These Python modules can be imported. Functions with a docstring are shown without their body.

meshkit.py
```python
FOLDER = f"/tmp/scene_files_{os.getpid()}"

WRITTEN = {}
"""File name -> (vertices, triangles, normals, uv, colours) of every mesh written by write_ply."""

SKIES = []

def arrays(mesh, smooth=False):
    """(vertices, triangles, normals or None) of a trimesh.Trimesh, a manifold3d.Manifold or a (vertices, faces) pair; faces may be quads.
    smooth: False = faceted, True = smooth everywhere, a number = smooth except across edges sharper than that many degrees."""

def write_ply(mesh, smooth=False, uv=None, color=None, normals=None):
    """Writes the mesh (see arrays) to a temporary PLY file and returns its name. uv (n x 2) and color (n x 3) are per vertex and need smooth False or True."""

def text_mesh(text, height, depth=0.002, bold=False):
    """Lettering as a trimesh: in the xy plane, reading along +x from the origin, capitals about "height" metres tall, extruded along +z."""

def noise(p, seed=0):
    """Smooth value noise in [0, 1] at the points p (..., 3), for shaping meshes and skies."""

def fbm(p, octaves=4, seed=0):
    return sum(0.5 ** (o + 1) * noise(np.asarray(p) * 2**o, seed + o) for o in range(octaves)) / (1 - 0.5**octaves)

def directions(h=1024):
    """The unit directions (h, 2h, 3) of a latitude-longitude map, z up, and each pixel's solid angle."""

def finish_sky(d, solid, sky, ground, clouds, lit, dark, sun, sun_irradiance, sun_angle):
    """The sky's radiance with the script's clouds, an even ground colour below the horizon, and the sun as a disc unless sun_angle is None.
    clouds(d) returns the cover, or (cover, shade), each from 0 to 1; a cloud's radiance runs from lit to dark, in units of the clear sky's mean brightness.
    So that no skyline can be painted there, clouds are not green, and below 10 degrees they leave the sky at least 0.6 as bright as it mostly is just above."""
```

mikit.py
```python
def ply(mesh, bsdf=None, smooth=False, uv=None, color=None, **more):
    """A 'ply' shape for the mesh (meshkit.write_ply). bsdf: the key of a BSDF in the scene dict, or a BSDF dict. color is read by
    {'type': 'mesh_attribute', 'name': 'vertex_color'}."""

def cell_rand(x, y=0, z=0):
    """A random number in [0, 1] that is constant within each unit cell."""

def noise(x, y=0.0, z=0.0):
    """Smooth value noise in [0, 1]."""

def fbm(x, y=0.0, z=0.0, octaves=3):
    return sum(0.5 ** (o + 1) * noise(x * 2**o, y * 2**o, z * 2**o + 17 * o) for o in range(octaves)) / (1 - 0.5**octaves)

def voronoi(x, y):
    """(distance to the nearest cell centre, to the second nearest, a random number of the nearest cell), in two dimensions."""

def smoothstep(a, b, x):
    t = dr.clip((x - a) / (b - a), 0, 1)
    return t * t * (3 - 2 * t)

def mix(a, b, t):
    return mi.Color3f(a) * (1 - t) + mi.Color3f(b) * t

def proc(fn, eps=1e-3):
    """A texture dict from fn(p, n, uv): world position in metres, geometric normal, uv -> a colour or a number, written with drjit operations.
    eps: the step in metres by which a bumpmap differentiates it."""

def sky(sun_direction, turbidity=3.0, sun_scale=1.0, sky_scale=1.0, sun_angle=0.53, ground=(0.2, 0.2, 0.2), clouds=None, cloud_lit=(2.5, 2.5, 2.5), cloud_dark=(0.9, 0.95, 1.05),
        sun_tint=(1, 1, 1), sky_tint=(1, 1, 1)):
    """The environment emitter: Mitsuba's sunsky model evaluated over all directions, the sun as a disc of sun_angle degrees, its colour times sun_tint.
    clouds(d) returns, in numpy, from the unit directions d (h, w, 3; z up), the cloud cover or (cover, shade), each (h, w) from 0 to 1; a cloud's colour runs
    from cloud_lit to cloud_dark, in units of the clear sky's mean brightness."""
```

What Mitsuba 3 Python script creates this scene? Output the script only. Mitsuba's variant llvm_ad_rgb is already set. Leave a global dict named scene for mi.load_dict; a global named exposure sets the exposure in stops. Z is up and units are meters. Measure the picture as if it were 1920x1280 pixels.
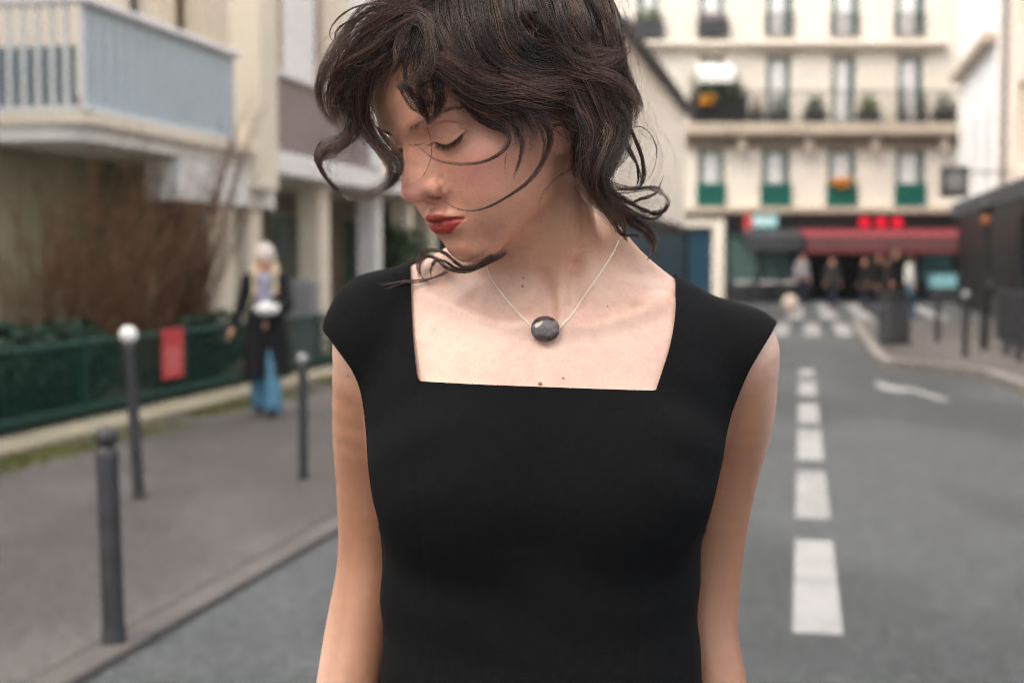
import math, random, os
import numpy as np, trimesh, mitsuba as mi, mikit, meshkit
import shapely.geometry as sg
import manifold3d
import drjit as dr
from mikit import proc, noise, fbm, smoothstep, mix, cell_rand
T = mi.ScalarTransform4f
scene, labels = {'type': 'scene'}, {}

# ---------------------------------------------------------------- camera, sky, exposure
FOC = 2667.0                     # focal length in pixels of the 1920 px wide photograph
CAMH, PITCH = 1.45, math.radians(3.22)
FW = np.array([0, math.cos(PITCH), -math.sin(PITCH)]); UP = np.array([0, math.sin(PITCH), math.cos(PITCH)]); RT = np.array([1.0, 0, 0])
CAM = np.array([0, 0, CAMH])
scene['camera'] = {'type': 'thinlens', 'fov': 2 * math.degrees(math.atan(960 / FOC)), 'fov_axis': 'x', 'aperture_radius': 0.0046, 'focus_distance': 1.185,
                   'near_clip': 0.05, 'far_clip': 400.0, 'to_world': T().look_at(origin=CAM.tolist(), target=(CAM + FW).tolist(), up=UP.tolist())}
def overcast(d):        # evenly clouded: brightest overhead, a third of that at the horizon, as overcast skies are
    return np.ones(d.shape[:2]), 1.0 - np.clip(d[..., 2], 0, 1)
scene['sky'] = mikit.sky([-0.55, -0.55, 1.0], turbidity=4, sun_scale=0.3, sun_angle=40, clouds=overcast, cloud_lit=(3.06, 3.12, 3.2), cloud_dark=(1.03, 1.05, 1.09))
exposure = 3.0

# ---------------------------------------------------------------- helpers
def material(key, d): scene[key] = d; return key
def P3(c): return {'type': 'rgb', 'value': list(c)}
def pr(key, color, rough=0.6, spec=0.3, two=True, bump=None, bs=0.001, **k):
    b = {'type': 'principled', 'base_color': color if isinstance(color, dict) else P3(color), 'roughness': rough, 'specular': spec, **k}
    if bump: b = {'type': 'bumpmap', 'tex': bump, 'scale': bs, 'bsdf': b}
    return material(key, {'type': 'twosided', 'b': b} if two else b)
def mottled(c, amount=0.15, f=3.0, c2=None, f2=None):
    c = np.array(c); c2 = c * (1 - amount) if c2 is None else np.array(c2)
    f2 = f2 or f * 7
    def fn(p, n, uv):
        t = smoothstep(0.3, 0.7, fbm(p.x * f, p.y * f, p.z * f, 3)) * .7 + .3 * noise(p.x * f2, p.y * f2, p.z * f2)
        return mix(c.tolist(), c2.tolist(), t)
    return proc(fn)
counts = {}
def numbered(name):
    k = counts.get(name, -1) + 1; counts[name] = k
    return name if k == 0 else f'{name}_{k:03d}'
def thing(name, label, cat, group=None, kind=None):
    key = numbered(name); d = {'label': label, 'category': cat}
    if group: d['group'] = group
    if kind: d['kind'] = kind
    labels[key] = d
    return key
def part(parent, name, mesh, mat, smooth=False, label=None, kind=None, normals=None, color=None):
    key = numbered(parent + '__' + name)
    if normals is not None:
        d = {'type': 'ply', 'filename': meshkit.write_ply(mesh, False, None, color, normals=normals), 'face_normals': False, 'bsdf': {'type': 'ref', 'id': mat}}
    else: d = mikit.ply(mesh, mat, smooth=smooth, **({'color': color} if color is not None else {}))
    scene[key] = d
    if label or kind: labels[key] = {a: b for a, b in (('label', label), ('kind', kind)) if b}
    return key
def single(name, mesh, mat, label, cat, group=None, smooth=False, kind=None):
    key = numbered(name); scene[key] = mikit.ply(mesh, mat, smooth=smooth); d = {'label': label, 'category': cat}
    if group: d['group'] = group
    if kind: d['kind'] = kind
    labels[key] = d; return key
def structure(name, mesh, mat, smooth=False):
    scene[name] = mikit.ply(mesh, mat, smooth=smooth); labels[name] = {'kind': 'structure'}; return name
def cat(*ms): return trimesh.util.concatenate([m for m in ms])
def box(x0, x1, y0, y1, z0, z1, bev=0.0):
    if x0 > x1: x0, x1 = x1, x0
    if y0 > y1: y0, y1 = y1, y0
    if z0 > z1: z0, z1 = z1, z0
    if bev:
        b = min(bev, (x1 - x0) * .45, (y1 - y0) * .45, (z1 - z0) * .45)
        pts = [(x, y, z) for sx in (0, 1) for sy in (0, 1) for sz in (0, 1) for x, y, z in (
            ((x0, x1)[sx], (y0 + b, y1 - b)[sy], (z0 + b, z1 - b)[sz]), ((x0 + b, x1 - b)[sx], (y0, y1)[sy], (z0 + b, z1 - b)[sz]), ((x0 + b, x1 - b)[sx], (y0 + b, y1 - b)[sy], (z0, z1)[sz]))]
        return trimesh.convex.convex_hull(np.array(pts))
    m = trimesh.creation.box([x1 - x0, y1 - y0, z1 - z0]); m.apply_translation([(x0 + x1) / 2, (y0 + y1) / 2, (z0 + z1) / 2]); return m
def tube(path, rad, sides=8, caps=True):
    p = np.asarray(path, float); n = len(p); rad = np.broadcast_to(rad, (n,)).astype(float)
    t = np.gradient(p, axis=0); t /= np.linalg.norm(t, axis=1, keepdims=True) + 1e-12
    ref = np.array([0.31, 0.17, 0.93]); ref = ref if abs(t.mean(0) @ ref) < .8 else np.array([0.9, .3, .1])
    a = np.cross(t, ref); a /= np.linalg.norm(a, axis=1, keepdims=True) + 1e-12; b = np.cross(t, a)
    ang = np.arange(sides) * 2 * np.pi / sides
    v = p[:, None] + rad[:, None, None] * (np.cos(ang)[None, :, None] * a[:, None] + np.sin(ang)[None, :, None] * b[:, None])
    i, j = np.meshgrid(np.arange(n - 1), np.arange(sides), indexing='ij')
    q = np.stack([i * sides + j, i * sides + (j + 1) % sides, (i + 1) * sides + (j + 1) % sides, (i + 1) * sides + j], -1).reshape(-1, 4)
    f = np.vstack([q[:, [0, 1, 2]], q[:, [0, 2, 3]]]); v = v.reshape(-1, 3)
    if caps:
        k = len(v); v = np.vstack([v, p[0], p[-1]]); j = np.arange(sides); e = (n - 1) * sides
        f = np.vstack([f, np.c_[j * 0 + k, (j + 1) % sides, j], np.c_[j * 0 + k + 1, e + j, e + (j + 1) % sides]])
    return trimesh.Trimesh(v, f, process=False)
def lathe(prof, sides=20):
    return trimesh.creation.revolve(np.array(prof, float), sections=sides)
def ball(c, r, sub=2, s=(1, 1, 1)):
    m = trimesh.creation.icosphere(sub, 1.0); m.apply_scale(np.array(s) * r); m.apply_translation(c); return m
def moved(m, M): m = m.copy(); m.apply_transform(M); return m
def frame(o, ang):      # local x,y,z -> world, rotated by ang about z
    c, s = math.cos(ang), math.sin(ang); M = np.eye(4); M[:3, :3] = [[c, -s, 0], [s, c, 0], [0, 0, 1]]; M[:3, 3] = o; return M
# the street runs to the right of the camera axis: coordinates l (across, right positive), s (along)
AL = math.atan(543 / 2667); CA, SA = math.cos(AL), math.sin(AL)
STREET = np.eye(4); STREET[:3, :3] = [[CA, SA, 0], [-SA, CA, 0], [0, 0, 1]]   # (l, s, z) -> world
def st(m): return moved(m, STREET)
def stp(l, s, z=0): return np.array([l * CA + s * SA, -l * SA + s * CA, z])
def ray(px, py): return FW + (px - 960) / FOC * RT + (640 - py) / FOC * UP
def ground(px, py, z=0):
    d = ray(px, py); return CAM + d * (z - CAMH) / d[2]
def to_street(w): return np.array([w[0] * CA - w[1] * SA, w[0] * SA + w[1] * CA, w[2]])
def gs(px, py): return to_street(ground(px, py))
def hit_l(px, py, l):
    d = to_street(ray(px, py)); t = l / d[0]; return d[1] * t, CAMH + d[2] * t          # s, z
def hit_s(px, py, s):
    d = to_street(ray(px, py)); t = s / d[1]; return d[0] * t, CAMH + d[2] * t          # l, z
def hit_y(px, py, y):
    d = ray(px, py); t = y / d[1]; return d[0] * t, CAMH + d[2] * t                     # x, z
def wall_with_holes(x0, x1, z0, z1, holes, thick):
    """a wall in the x-z plane (front at y = 0, running back to y = thick) with rectangular openings"""
    g = sg.box(x0, z0, x1, z1).difference(sg.MultiPolygon([sg.box(*h) for h in holes]) if holes else sg.Polygon())
    m = cat(*[trimesh.creation.extrude_polygon(q, thick, engine='earcut') for q in getattr(g, 'geoms', [g])])
    v = m.vertices.copy(); m.vertices = np.c_[v[:, 0], thick - v[:, 2], v[:, 1]]; m.invert() if m.volume < 0 else None
    return m
rng = np.random.default_rng(7)


# ---------------------------------------------------------------- materials of the setting
def asphalt(c, s):
    def fn(p, n, uv):
        g = noise(p.x * 90, p.y * 90) * .5 + noise(p.x * 37, p.y * 37) * .5
        w = fbm(p.x * .9 + 3, p.y * .5, 0, 3)
        return mix([v * .72 for v in c], [v * 1.25 for v in c], smoothstep(.2, .8, g)) * (.82 + .36 * smoothstep(.3, .7, w)) * (1 - s * smoothstep(.62, .7, fbm(p.x * 2.1, p.y * 2.1, 5, 2)))
    return proc(fn)
pr('m_ground', mottled((.2, .19, .17), .2, .4), .9)
pr('m_road', asphalt((.054, .0585, .063), .05), .85, .3)
pr('m_pavement', asphalt((.074, .068, .067), .1), .85, .3)
pr('m_kerb', mottled((.19, .18, .172), .25, 2.0), .8)
pr('m_kerbdark', mottled((.098, .09, .088), .25, 2.0), .85)
pr('m_zebra', mottled((.25, .25, .26), .15, 5.0), .6); pr('m_balcony', mottled((.30, .245, .19), .3, 1.5), .85); pr('m_lantern', (.36, .13, .03), .5)
pr('m_soil', mottled((.075, .06, .04), .4, 4), .95); pr('m_verge', mottled((.25, .225, .165), .3, 2.5), .9)
pr('m_paint', mottled((.27, .27, .275), .25, 5.0), .6)
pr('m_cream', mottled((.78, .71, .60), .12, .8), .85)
pr('m_facade', mottled((.84, .785, .71), .08, .5), .85)
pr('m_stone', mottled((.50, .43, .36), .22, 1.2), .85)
pr('m_white', mottled((.80, .80, .80), .08, .9), .75)
pr('m_peach', mottled((.74, .63, .55), .1, .6), .85)
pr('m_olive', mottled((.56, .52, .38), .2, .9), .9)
pr('m_bluepanel', mottled((.43, .51, .57), .08, 1.5), .45)
pr('m_glassblue', mottled((.20, .27, .28), .15, 1.5), .25, .5)
pr('m_mauve', mottled((.33, .27, .27), .15, 2), .6)
pr('m_rail', (.62, .63, .66), .4, .5)
pr('m_pane', (.11, .185, .185), .12, .6)
pr('m_curtain', mottled((.86, .86, .88), .1, 8), .8)
pr('m_teal', mottled((.03, .10, .10), .2, 4), .5)
pr('m_green', mottled((.008, .05, .040), .25, 3), .6, .3); pr('m_greendark', mottled((.004, .02, .017), .3, 3), .8, .1)
pr('m_planter', mottled((.01, .11, .09), .15, 3), .5)
pr('m_slatelight', mottled((.115, .125, .14), .2, 2), .5)
pr('m_iron', mottled((.022, .024, .028), .3, 9), .45, .5)
pr('m_post', mottled((.035, .037, .045), .35, 14), .5, .5)
pr('m_dark', mottled((.02, .021, .023), .3, 2), .5)
pr('m_slate', mottled((.06, .065, .075), .2, 3), .6)
pr('m_bluedoor', mottled((.02, .065, .11), .2, 2), .5)
pr('m_red', mottled((.60, .07, .08), .12, 6), .55)
pr('m_redcloth', mottled((.21, .042, .055), .2, 3), .8)
pr('m_greycloth', mottled((.15, .07, .075), .2, 3), .85)
pr('m_pinkprint', (.68, .22, .22), .6)
pr('m_cyan', (.35, .72, .80), .4)
pr('m_orange', mottled((.72, .30, .03), .2, 20), .6)
pr('m_leaf', mottled((.055, .10, .045), .55, 5), .55)
pr('m_leafdark', mottled((.035, .075, .05), .5, 5), .6)
pr('m_leaflight', mottled((.14, .19, .05), .4, 6), .6)
pr('m_grass', mottled((.16, .17, .06), .35, 6), .8)
pr('m_twig', mottled((.13, .07, .043), .4, 9), .85)
pr('m_twig2', mottled((.19, .105, .068), .4, 9), .85)
pr('m_galv', mottled((.30, .31, .33), .12, 4), .5)

# ---------------------------------------------------------------- ground, road, pavements
structure('ground', box(-150, 150, -30, 250, -0.6, -0.02), 'm_ground')
structure('road', st(box(-2.41, 9, -12, 70, -.25, 0.0)), 'm_road')
structure('pavement', st(cat(box(-12, -2.55, -12, 46, -.2, .036))), 'm_pavement')
nk = 0
for s0 in np.arange(-6, 44, 1.0):            # left kerb, one granite stone per metre
    part('pavement', 'kerb_stone', st(box(-2.55, -2.41, s0 + .004, s0 + .996, -.2, .036 + .002 * math.sin(s0 * 7), .01)), 'm_kerbdark')
RK = [(2.42, -8), (2.42, 15.5), (2.2, 18.3), (1.75, 19.3), (1.12, 19.8), (1.02, 21), (1.1, 33)]
g = sg.Polygon(RK + [(5.2, 33), (5.2, -8)])
m = trimesh.creation.extrude_polygon(g.buffer(-.14), .3, engine='earcut'); m.apply_translation([0, 0, -.18])
structure('pavement_right', st(m), 'm_pavement')
line = sg.LineString(RK[1:]); nst = 26
for i in range(nst):
    a = line.interpolate(i / nst, normalized=True); b = line.interpolate((i + 1) / nst, normalized=True)
    d = np.array([b.x - a.x, b.y - a.y]); L = np.hypot(*d); d /= L
    part('pavement_right', 'kerb_stone', st(moved(box(.004, L - .004, -.15, 0, -.18, .125, .014), frame([a.x, a.y, 0], math.atan2(d[1], d[0])))), 'm_kerb')
# road markings, sheets 4 mm proud
for (ya, yb) in ((1187, 1013), (972, 884), (862, 806), (794, 757), (742, 716), (705, 693)):
    s0, s1 = gs(1520, ya)[1], gs(1510, yb)[1]
    part('road', 'lane_dash', st(box(-.02, .172, s0, s1, 0, .004)), 'm_paint')
for (py0, py1, xs) in ((629, 606, np.arange(1462, 1650, 62)), (598, 571, [1490, 1557, 1627, 1700, 1768])):
    for x in xs:
        a, b = gs(x, py0), gs(1500, py1); w = .16 if py0 > 610 else .21
        part('road', 'zebra_stripe', st(box(a[0] - w, a[0] + w, a[1], b[1], 0, .004)), 'm_zebra')
ar = ground(1700, 733)
arrow = sg.Polygon([(-.95, .25), (-.25, 1.0), (-.25, .55), (.15, .5), (.3, -.9), (.62, -.9), (.62, .8), (-.25, .8), (-.25, 1.0)]).buffer(0)
arrow = sg.Polygon([(-.62, .35), (-.12, 1.5), (.05, .75), (.45, .3), (.42, -1.3), (.2, -1.3), (.15, -.1), (-.12, .1), (-.2, -.3)])
m = trimesh.creation.extrude_polygon(arrow, .004, engine='earcut'); m.apply_scale([.36, .85, 1]); m.apply_translation(ar)
part('road', 'turn_arrow', m, 'm_paint')
# verge: stone edging with thin grass along the fence
structure('verge', st(box(-6.6, -5.5, 2, 19.3, -.1, .115, .02)), 'm_verge')
blades = []
for i in range(8000):
    s = rng.uniform(4, 18.6); l = -5.52 + abs(rng.normal(0, .16)); h = rng.uniform(.02, .07)
    if fb_ := meshkit.noise(np.array([l * 2, s * 1.1, 0.0])) < .28: continue
    z0 = .036
    a = rng.uniform(0, 6.28); d = np.array([math.cos(a), math.sin(a)]) * .012; t = rng.normal(0, .02, 2)
    blades.append([(l - d[0], s - d[1], z0), (l + d[0], s + d[1], z0), (l + t[0], s + t[1], z0 + h)])
v = np.array(blades).reshape(-1, 3)
structure('soil', st(box(-7.7, -6.0, 2, 19.3, -.1, .16)), 'm_soil')
scene['grass'] = mikit.ply(st(trimesh.Trimesh(v, np.arange(len(v)).reshape(-1, 3), process=False)), 'm_grass')
labels['grass'] = {'label': 'thin yellow-green grass growing along the foot of the green fence', 'category': 'grass', 'kind': 'stuff'}

# ---------------------------------------------------------------- left apartment building
B0, B1, BZ = 12.07, 15.75, 2.82
AB = thing('apartment_building', 'modern cream apartment building with balconies along the left pavement', 'building')
FL = -7.9
holes = []
for (a, b) in ((243, 284), (358, 379), (449, 459)):
    s0, s1 = hit_l(a, 0, FL)[0], hit_l(b, 0, FL)[0]; holes.append((s0, 3.0, s1, 5.2))
def lwall(l, s0, s1, z0, z1, hs, th=.25):   # wall in the s-z plane whose street side is at l
    m = wall_with_holes(s0, s1, z0, z1, hs, th); v = m.vertices.copy(); m.vertices = np.c_[l - v[:, 1], v[:, 0], v[:, 2]]
    m.fix_normals() if m.volume < 0 else None
    return st(m)
part(AB, 'upper_wall', lwall(FL, 1, 18.5, 2.82, 9, holes), 'm_cream')
part(AB, 'soffit', st(box(-9.4, -7.7, 1, B0 - .02, 2.57, 2.8)), 'm_cream'); part(AB, 'soffit', st(box(-9.4, -6.9, B1 + .42, 30, 2.56, 2.8)), 'm_cream')
for h in holes:
    w = part(AB, 'window', st(cat(box(FL - .2, FL - .12, h[0], h[0] + .06, h[1], h[3]), box(FL - .2, FL - .12, h[2] - .06, h[2], h[1], h[3]), box(FL - .2, FL - .12, h[0], h[2], h[1], h[1] + .06))), 'm_white')
    part(w, 'pane', st(box(FL - .24, FL - .2, h[0], h[2], h[1], h[3])), 'm_pane')
for (a, b) in ((300, 330), (410, 447)):
    s0, s1 = hit_l(a, 0, FL + .3)[0], hit_l(b, 0, FL + .3)[0]
    part(AB, 'pilaster', st(box(FL, FL + .3, s0, s1, 2.8, 9, .02)), 'm_cream')
part(AB, 'pilaster', st(box(-6.75, -6.35, 16.15, 16.75, 2.3, 9, .03)), 'm_cream')
part(AB, 'pilaster', st(box(-6.8, -6.4, 20.9, 21.4, 2.85, 9, .03)), 'm_white')
part(AB, 'recess_wall', st(box(-7.6, -7.3, 16.8, 30, 2.6, 9)), 'm_cream')
s0, s1 = hit_l(518, 50, -7.25)[0], hit_l(588, 50, -7.25)[0]
sh = part(AB, 'roller_shutter', st(box(-7.3, -7.24, s0, s1, 2.9, 5.6)), 'm_white', label='pale closed roller shutter beside the mauve balcony')
for k in range(22): part(sh, 'slat', st(box(-7.24, -7.225, s0 + .03, s1 - .03, 2.95 + k * .12, 3.06 + k * .12, .006)), 'm_curtain')
part(sh, 'frame', st(box(-7.3, -7.15, s1, s1 + .14, 2.9, 5.8)), 'm_stone'); part(sh, 'frame', st(box(-7.3, -7.15, s0 - .1, s0, 2.9, 5.8)), 'm_stone')
# the projecting balcony: slab, side panel of narrow upright slats, front rail
B0, B1, BZ = 12.07, 15.75, 2.82
bal = part(AB, 'balcony', None or st(cat(trimesh.creation.extrude_polygon(sg.box(-10.5, B0, -6.42, B1 + .6).buffer(-.5).buffer(.5, quad_segs=8), .12, engine='earcut'))), 'm_cream', label='cream balcony slab with a rounded front corner')
scene[bal] = mikit.ply(st(moved(trimesh.creation.extrude_polygon(sg.Polygon([(-10.5, B0), (-6.62, B0), (-6.5, B0 + .04), (-6.42, B0 + .2), (-6.42, B1 + .4), (-10.5, B1 + .4)]), .1, engine='earcut'), frame([0, 0, BZ - .1], 0))), 'm_cream')
part(bal, 'lower_edge', st(moved(trimesh.creation.extrude_polygon(sg.Polygon([(-10.5, B0 + .06), (-6.8, B0 + .06), (-6.6, B0 + .12), (-6.5, B0 + .3), (-6.5, B1 + .4), (-10.5, B1 + .4)]), .15, engine='earcut'), frame([0, 0, BZ - .25], 0))), 'm_white')
n = 30
for k in range(n):
    a = B0 + .12 + (B1 - B0 - .2) * k / n; b = B0 + .12 + (B1 - B0 - .2) * (k + .94) / n
    part(bal, 'panel_slat', st(box(-6.52, -6.49 + .012 * (k % 2), a, b, BZ + .05, BZ + .98, .006)), 'm_bluepanel')
part(bal, 'handrail', st(box(-6.58, -6.42, B0 + .02, B1, BZ + .98, BZ + 1.06, .02)), 'm_rail'); part(bal, 'handrail', st(box(-10.5, -6.42, B0 + .01, B0 + .14, BZ + .985, BZ + 1.055, .02)), 'm_rail')
part(bal, 'bottom_rail', st(box(-6.55, -6.45, B0 + .05, B1, BZ + .012, BZ + .05, .01)), 'm_rail'); part(bal, 'bottom_rail', st(box(-10.5, -6.46, B0 + .05, B0 + .12, BZ + .012, BZ + .06, .01)), 'm_rail')
for px in (-40, -10, 18, 45, 72, 99, 125, 154):
    l, z = hit_s(px, 100, B0 + .08); part(bal, 'upright', st(box(l - .022, l + .022, B0 + .05, B0 + .10, BZ + .06, BZ + .985, .006)), 'm_rail')
part(bal, 'front_panel', st(box(-10.5, -6.6, B0 + .12, B0 + .14, BZ + .06, BZ + .62)), 'm_glassblue')
l, z = hit_s(149, 180, B0 + .3)
single('flower_pot', st(moved(lathe([(0, 0), (.05, 0), (.065, .17), (.055, .17), (.05, .15), (0, .15)], 14), frame([l, B0 + .3, BZ], 0))), 'm_red', 'small dark red pot in the corner of the left balcony', 'flower pot')
# second balcony further along
bal2 = part(AB, 'balcony', st(box(-7.3, -6.42, 16.75, 30, BZ - .28, BZ, .02)), 'm_white', label='white balcony slab running on behind the hair')
for k in range(34):
    a = 16.85 + k * .13
    part(bal2, 'panel_slat', st(box(-6.52, -6.49 + .01 * (k % 2), a, a + .08, BZ + .06, BZ + .95, .005)), 'm_mauve')
part(bal2, 'handrail', st(box(-6.57, -6.43, 16.75, 21.4, BZ + .95, BZ + 1.02, .015)), 'm_rail')
part(bal2, 'panel_base', st(box(-6.56, -6.44, 16.75, 21.4, BZ + .005, BZ + .06, .01)), 'm_mauve')
# ground floor
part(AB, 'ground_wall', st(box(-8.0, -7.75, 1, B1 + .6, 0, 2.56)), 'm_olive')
zt_, zb_ = hit_l(420, 308, -6.5)[1], hit_l(420, 384, -6.5)[1]
part(AB, 'lintel', st(box(-6.9, -6.5, hit_l(338, 340, -6.5)[0], 17.0, zb_, 2.55, .01)), 'm_white')
for (a, b) in ((390, 441), (470, 492)):
    s0, s1 = hit_l(a, 500, -6.55)[0], hit_l(b, 500, -6.55)[0]
    part(AB, 'pillar', st(box(-6.85, -6.55, s0, s1, .06, zb_ - .002, .02)), 'm_cream')
for (l, s, w, m_) in ((-6.6, 19.0, .42, 'm_cream'), (-6.6, 21.7, .3, 'm_white'), (-6.6, 23.6, .3, 'm_cream'), (-6.7, 25.5, .4, 'm_cream'), (-6.6, 28, .4, 'm_cream')):
    part(AB, 'pillar', st(box(l - .35, l, s, s + w, .06, 2.55, .03)), m_)
for (a, b) in ((444, 468), (505, 560), (640, 690), (700, 730)):
    s0, s1 = hit_l(a, 450, -8.2)[0], hit_l(b, 450, -8.2)[0]
    w = part(AB, 'window', st(box(-8.3, -8.2, s0, s1, .4, 2.3, .01)), 'm_stone'); part(w, 'pane', st(box(-8.2, -8.19, s0 + .08, s1 - .08, .5, 2.2)), 'm_pane')
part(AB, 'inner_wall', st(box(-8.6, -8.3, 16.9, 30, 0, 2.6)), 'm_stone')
# lamp by the pillar
lp = stp(*[-6.7, hit_l(452, 420, -6.7)[0], 1.84]);
q = thing('wall_lamp', 'small white globe lamp between the cream pillars', 'lamp')
part(q, 'globe', ball(lp, .07, 2), 'm_white', True); part(q, 'stem', tube([lp - [0, 0, .07], lp - [0, 0, 1.7]], .02, 8), 'm_iron')

# ---------------------------------------------------------------- fence, sign, bollards
FE = thing('fence', 'dark green metal fence of upright slats along the left pavement', 'fence')
FX = -5.95
s = 3.0
while s < 18.9:
    part(FE, 'post', st(box(FX - .03, FX + .03, s, s + .06, .1, .80, .008)), 'm_green')
    part(FE, 'top_rail', st(box(FX - .035, FX + .035, s + .06, min(s + 2.0, 18.9), .73, .78, .01)), 'm_green')
    part(FE, 'bottom_rail', st(box(FX - .035, FX + .035, s + .06, min(s + 2.0, 18.9), .16, .24, .01)), 'm_green')
    pass
    if True:
        for k in range(16):
            a = s + .09 + k * .12
            if a < 18.8: part(FE, 'slat', st(box(FX - .006, FX + .008, a, a + .042, .235, .735, .003)), 'm_green')
    s += 2.0
sa, za = hit_l(303, 618, FX + .04); sb, zb = hit_l(344, 705, FX + .04)
SG = thing('fence_sign', 'red rectangular notice with faint pink lines fixed to the green fence', 'sign')
part(SG, 'board', st(box(FX + .036, FX + .046, sa, sb, zb, za, .004)), 'm_red')
for k, (w0, w1) in enumerate(((.1, .8), (.1, .9), (.15, .75), (.1, .85), (.2, .7))):
    z = za - (za - zb) * (.42 + .11 * k)
    part(SG, 'text_line', st(box(FX + .046, FX + .048, sa + (sb - sa) * w0, sa + (sb - sa) * w1, z - .012, z + .012)), 'm_pinkprint')
def bollard(px, py, h, r, label, ballr, ballmat, lean=(0, 0), seg=14, z=.036, neck=True):
    b = thing('bollard', label, 'bollard', 'bollards along the pavement edges')
    o = ground(px, py, z); M = np.eye(4); M[:3, 3] = o; M[0, 2], M[1, 2] = lean
    zb_ = h - 2 * ballr
    part(b, 'post', moved(lathe([(0, 0), (r * 1.12, 0), (r * 1.12, .05), (r, .06), (r, zb_ - .05), (r * 1.06, zb_ - .045), (r * 1.06, zb_ - .01), (r * .75, zb_ + .006), (0, zb_ + .012)], seg), M), 'm_post', 40)
    part(b, 'ball', moved(ball([0, 0, h - ballr], ballr, 3), M), ballmat, True)
bollard(214, 1203, .81, .041, 'nearest dark bollard with a black ball top at the left kerb', .043, 'm_post', (-.022, 0))
bollard(261, 934, 1.03, .034, 'tall leaning dark bollard with a white ball top', .052, 'm_white', (-.05, 0))
bollard(569, 898, .82, .03, 'dark bollard with a small grey ball beside the left arm', .035, 'm_galv')
cb = ground(566, 690, .036)
CB = thing('utility_cabinet', 'grey street utility cabinet beside the big cream pillar', 'cabinet')
part(CB, 'body', moved(box(-.16, .16, 0, .3, 0, 1.17, .015), frame(cb, -.2)), 'm_galv'); part(CB, 'door', moved(box(-.13, .13, -.008, 0, .1, 1.1), frame(cb, -.2)), 'm_galv'); part(CB, 'plinth', moved(box(-.17, .17, -.01, .31, 0, .06), frame(cb, -.2)), 'm_stone')

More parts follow.
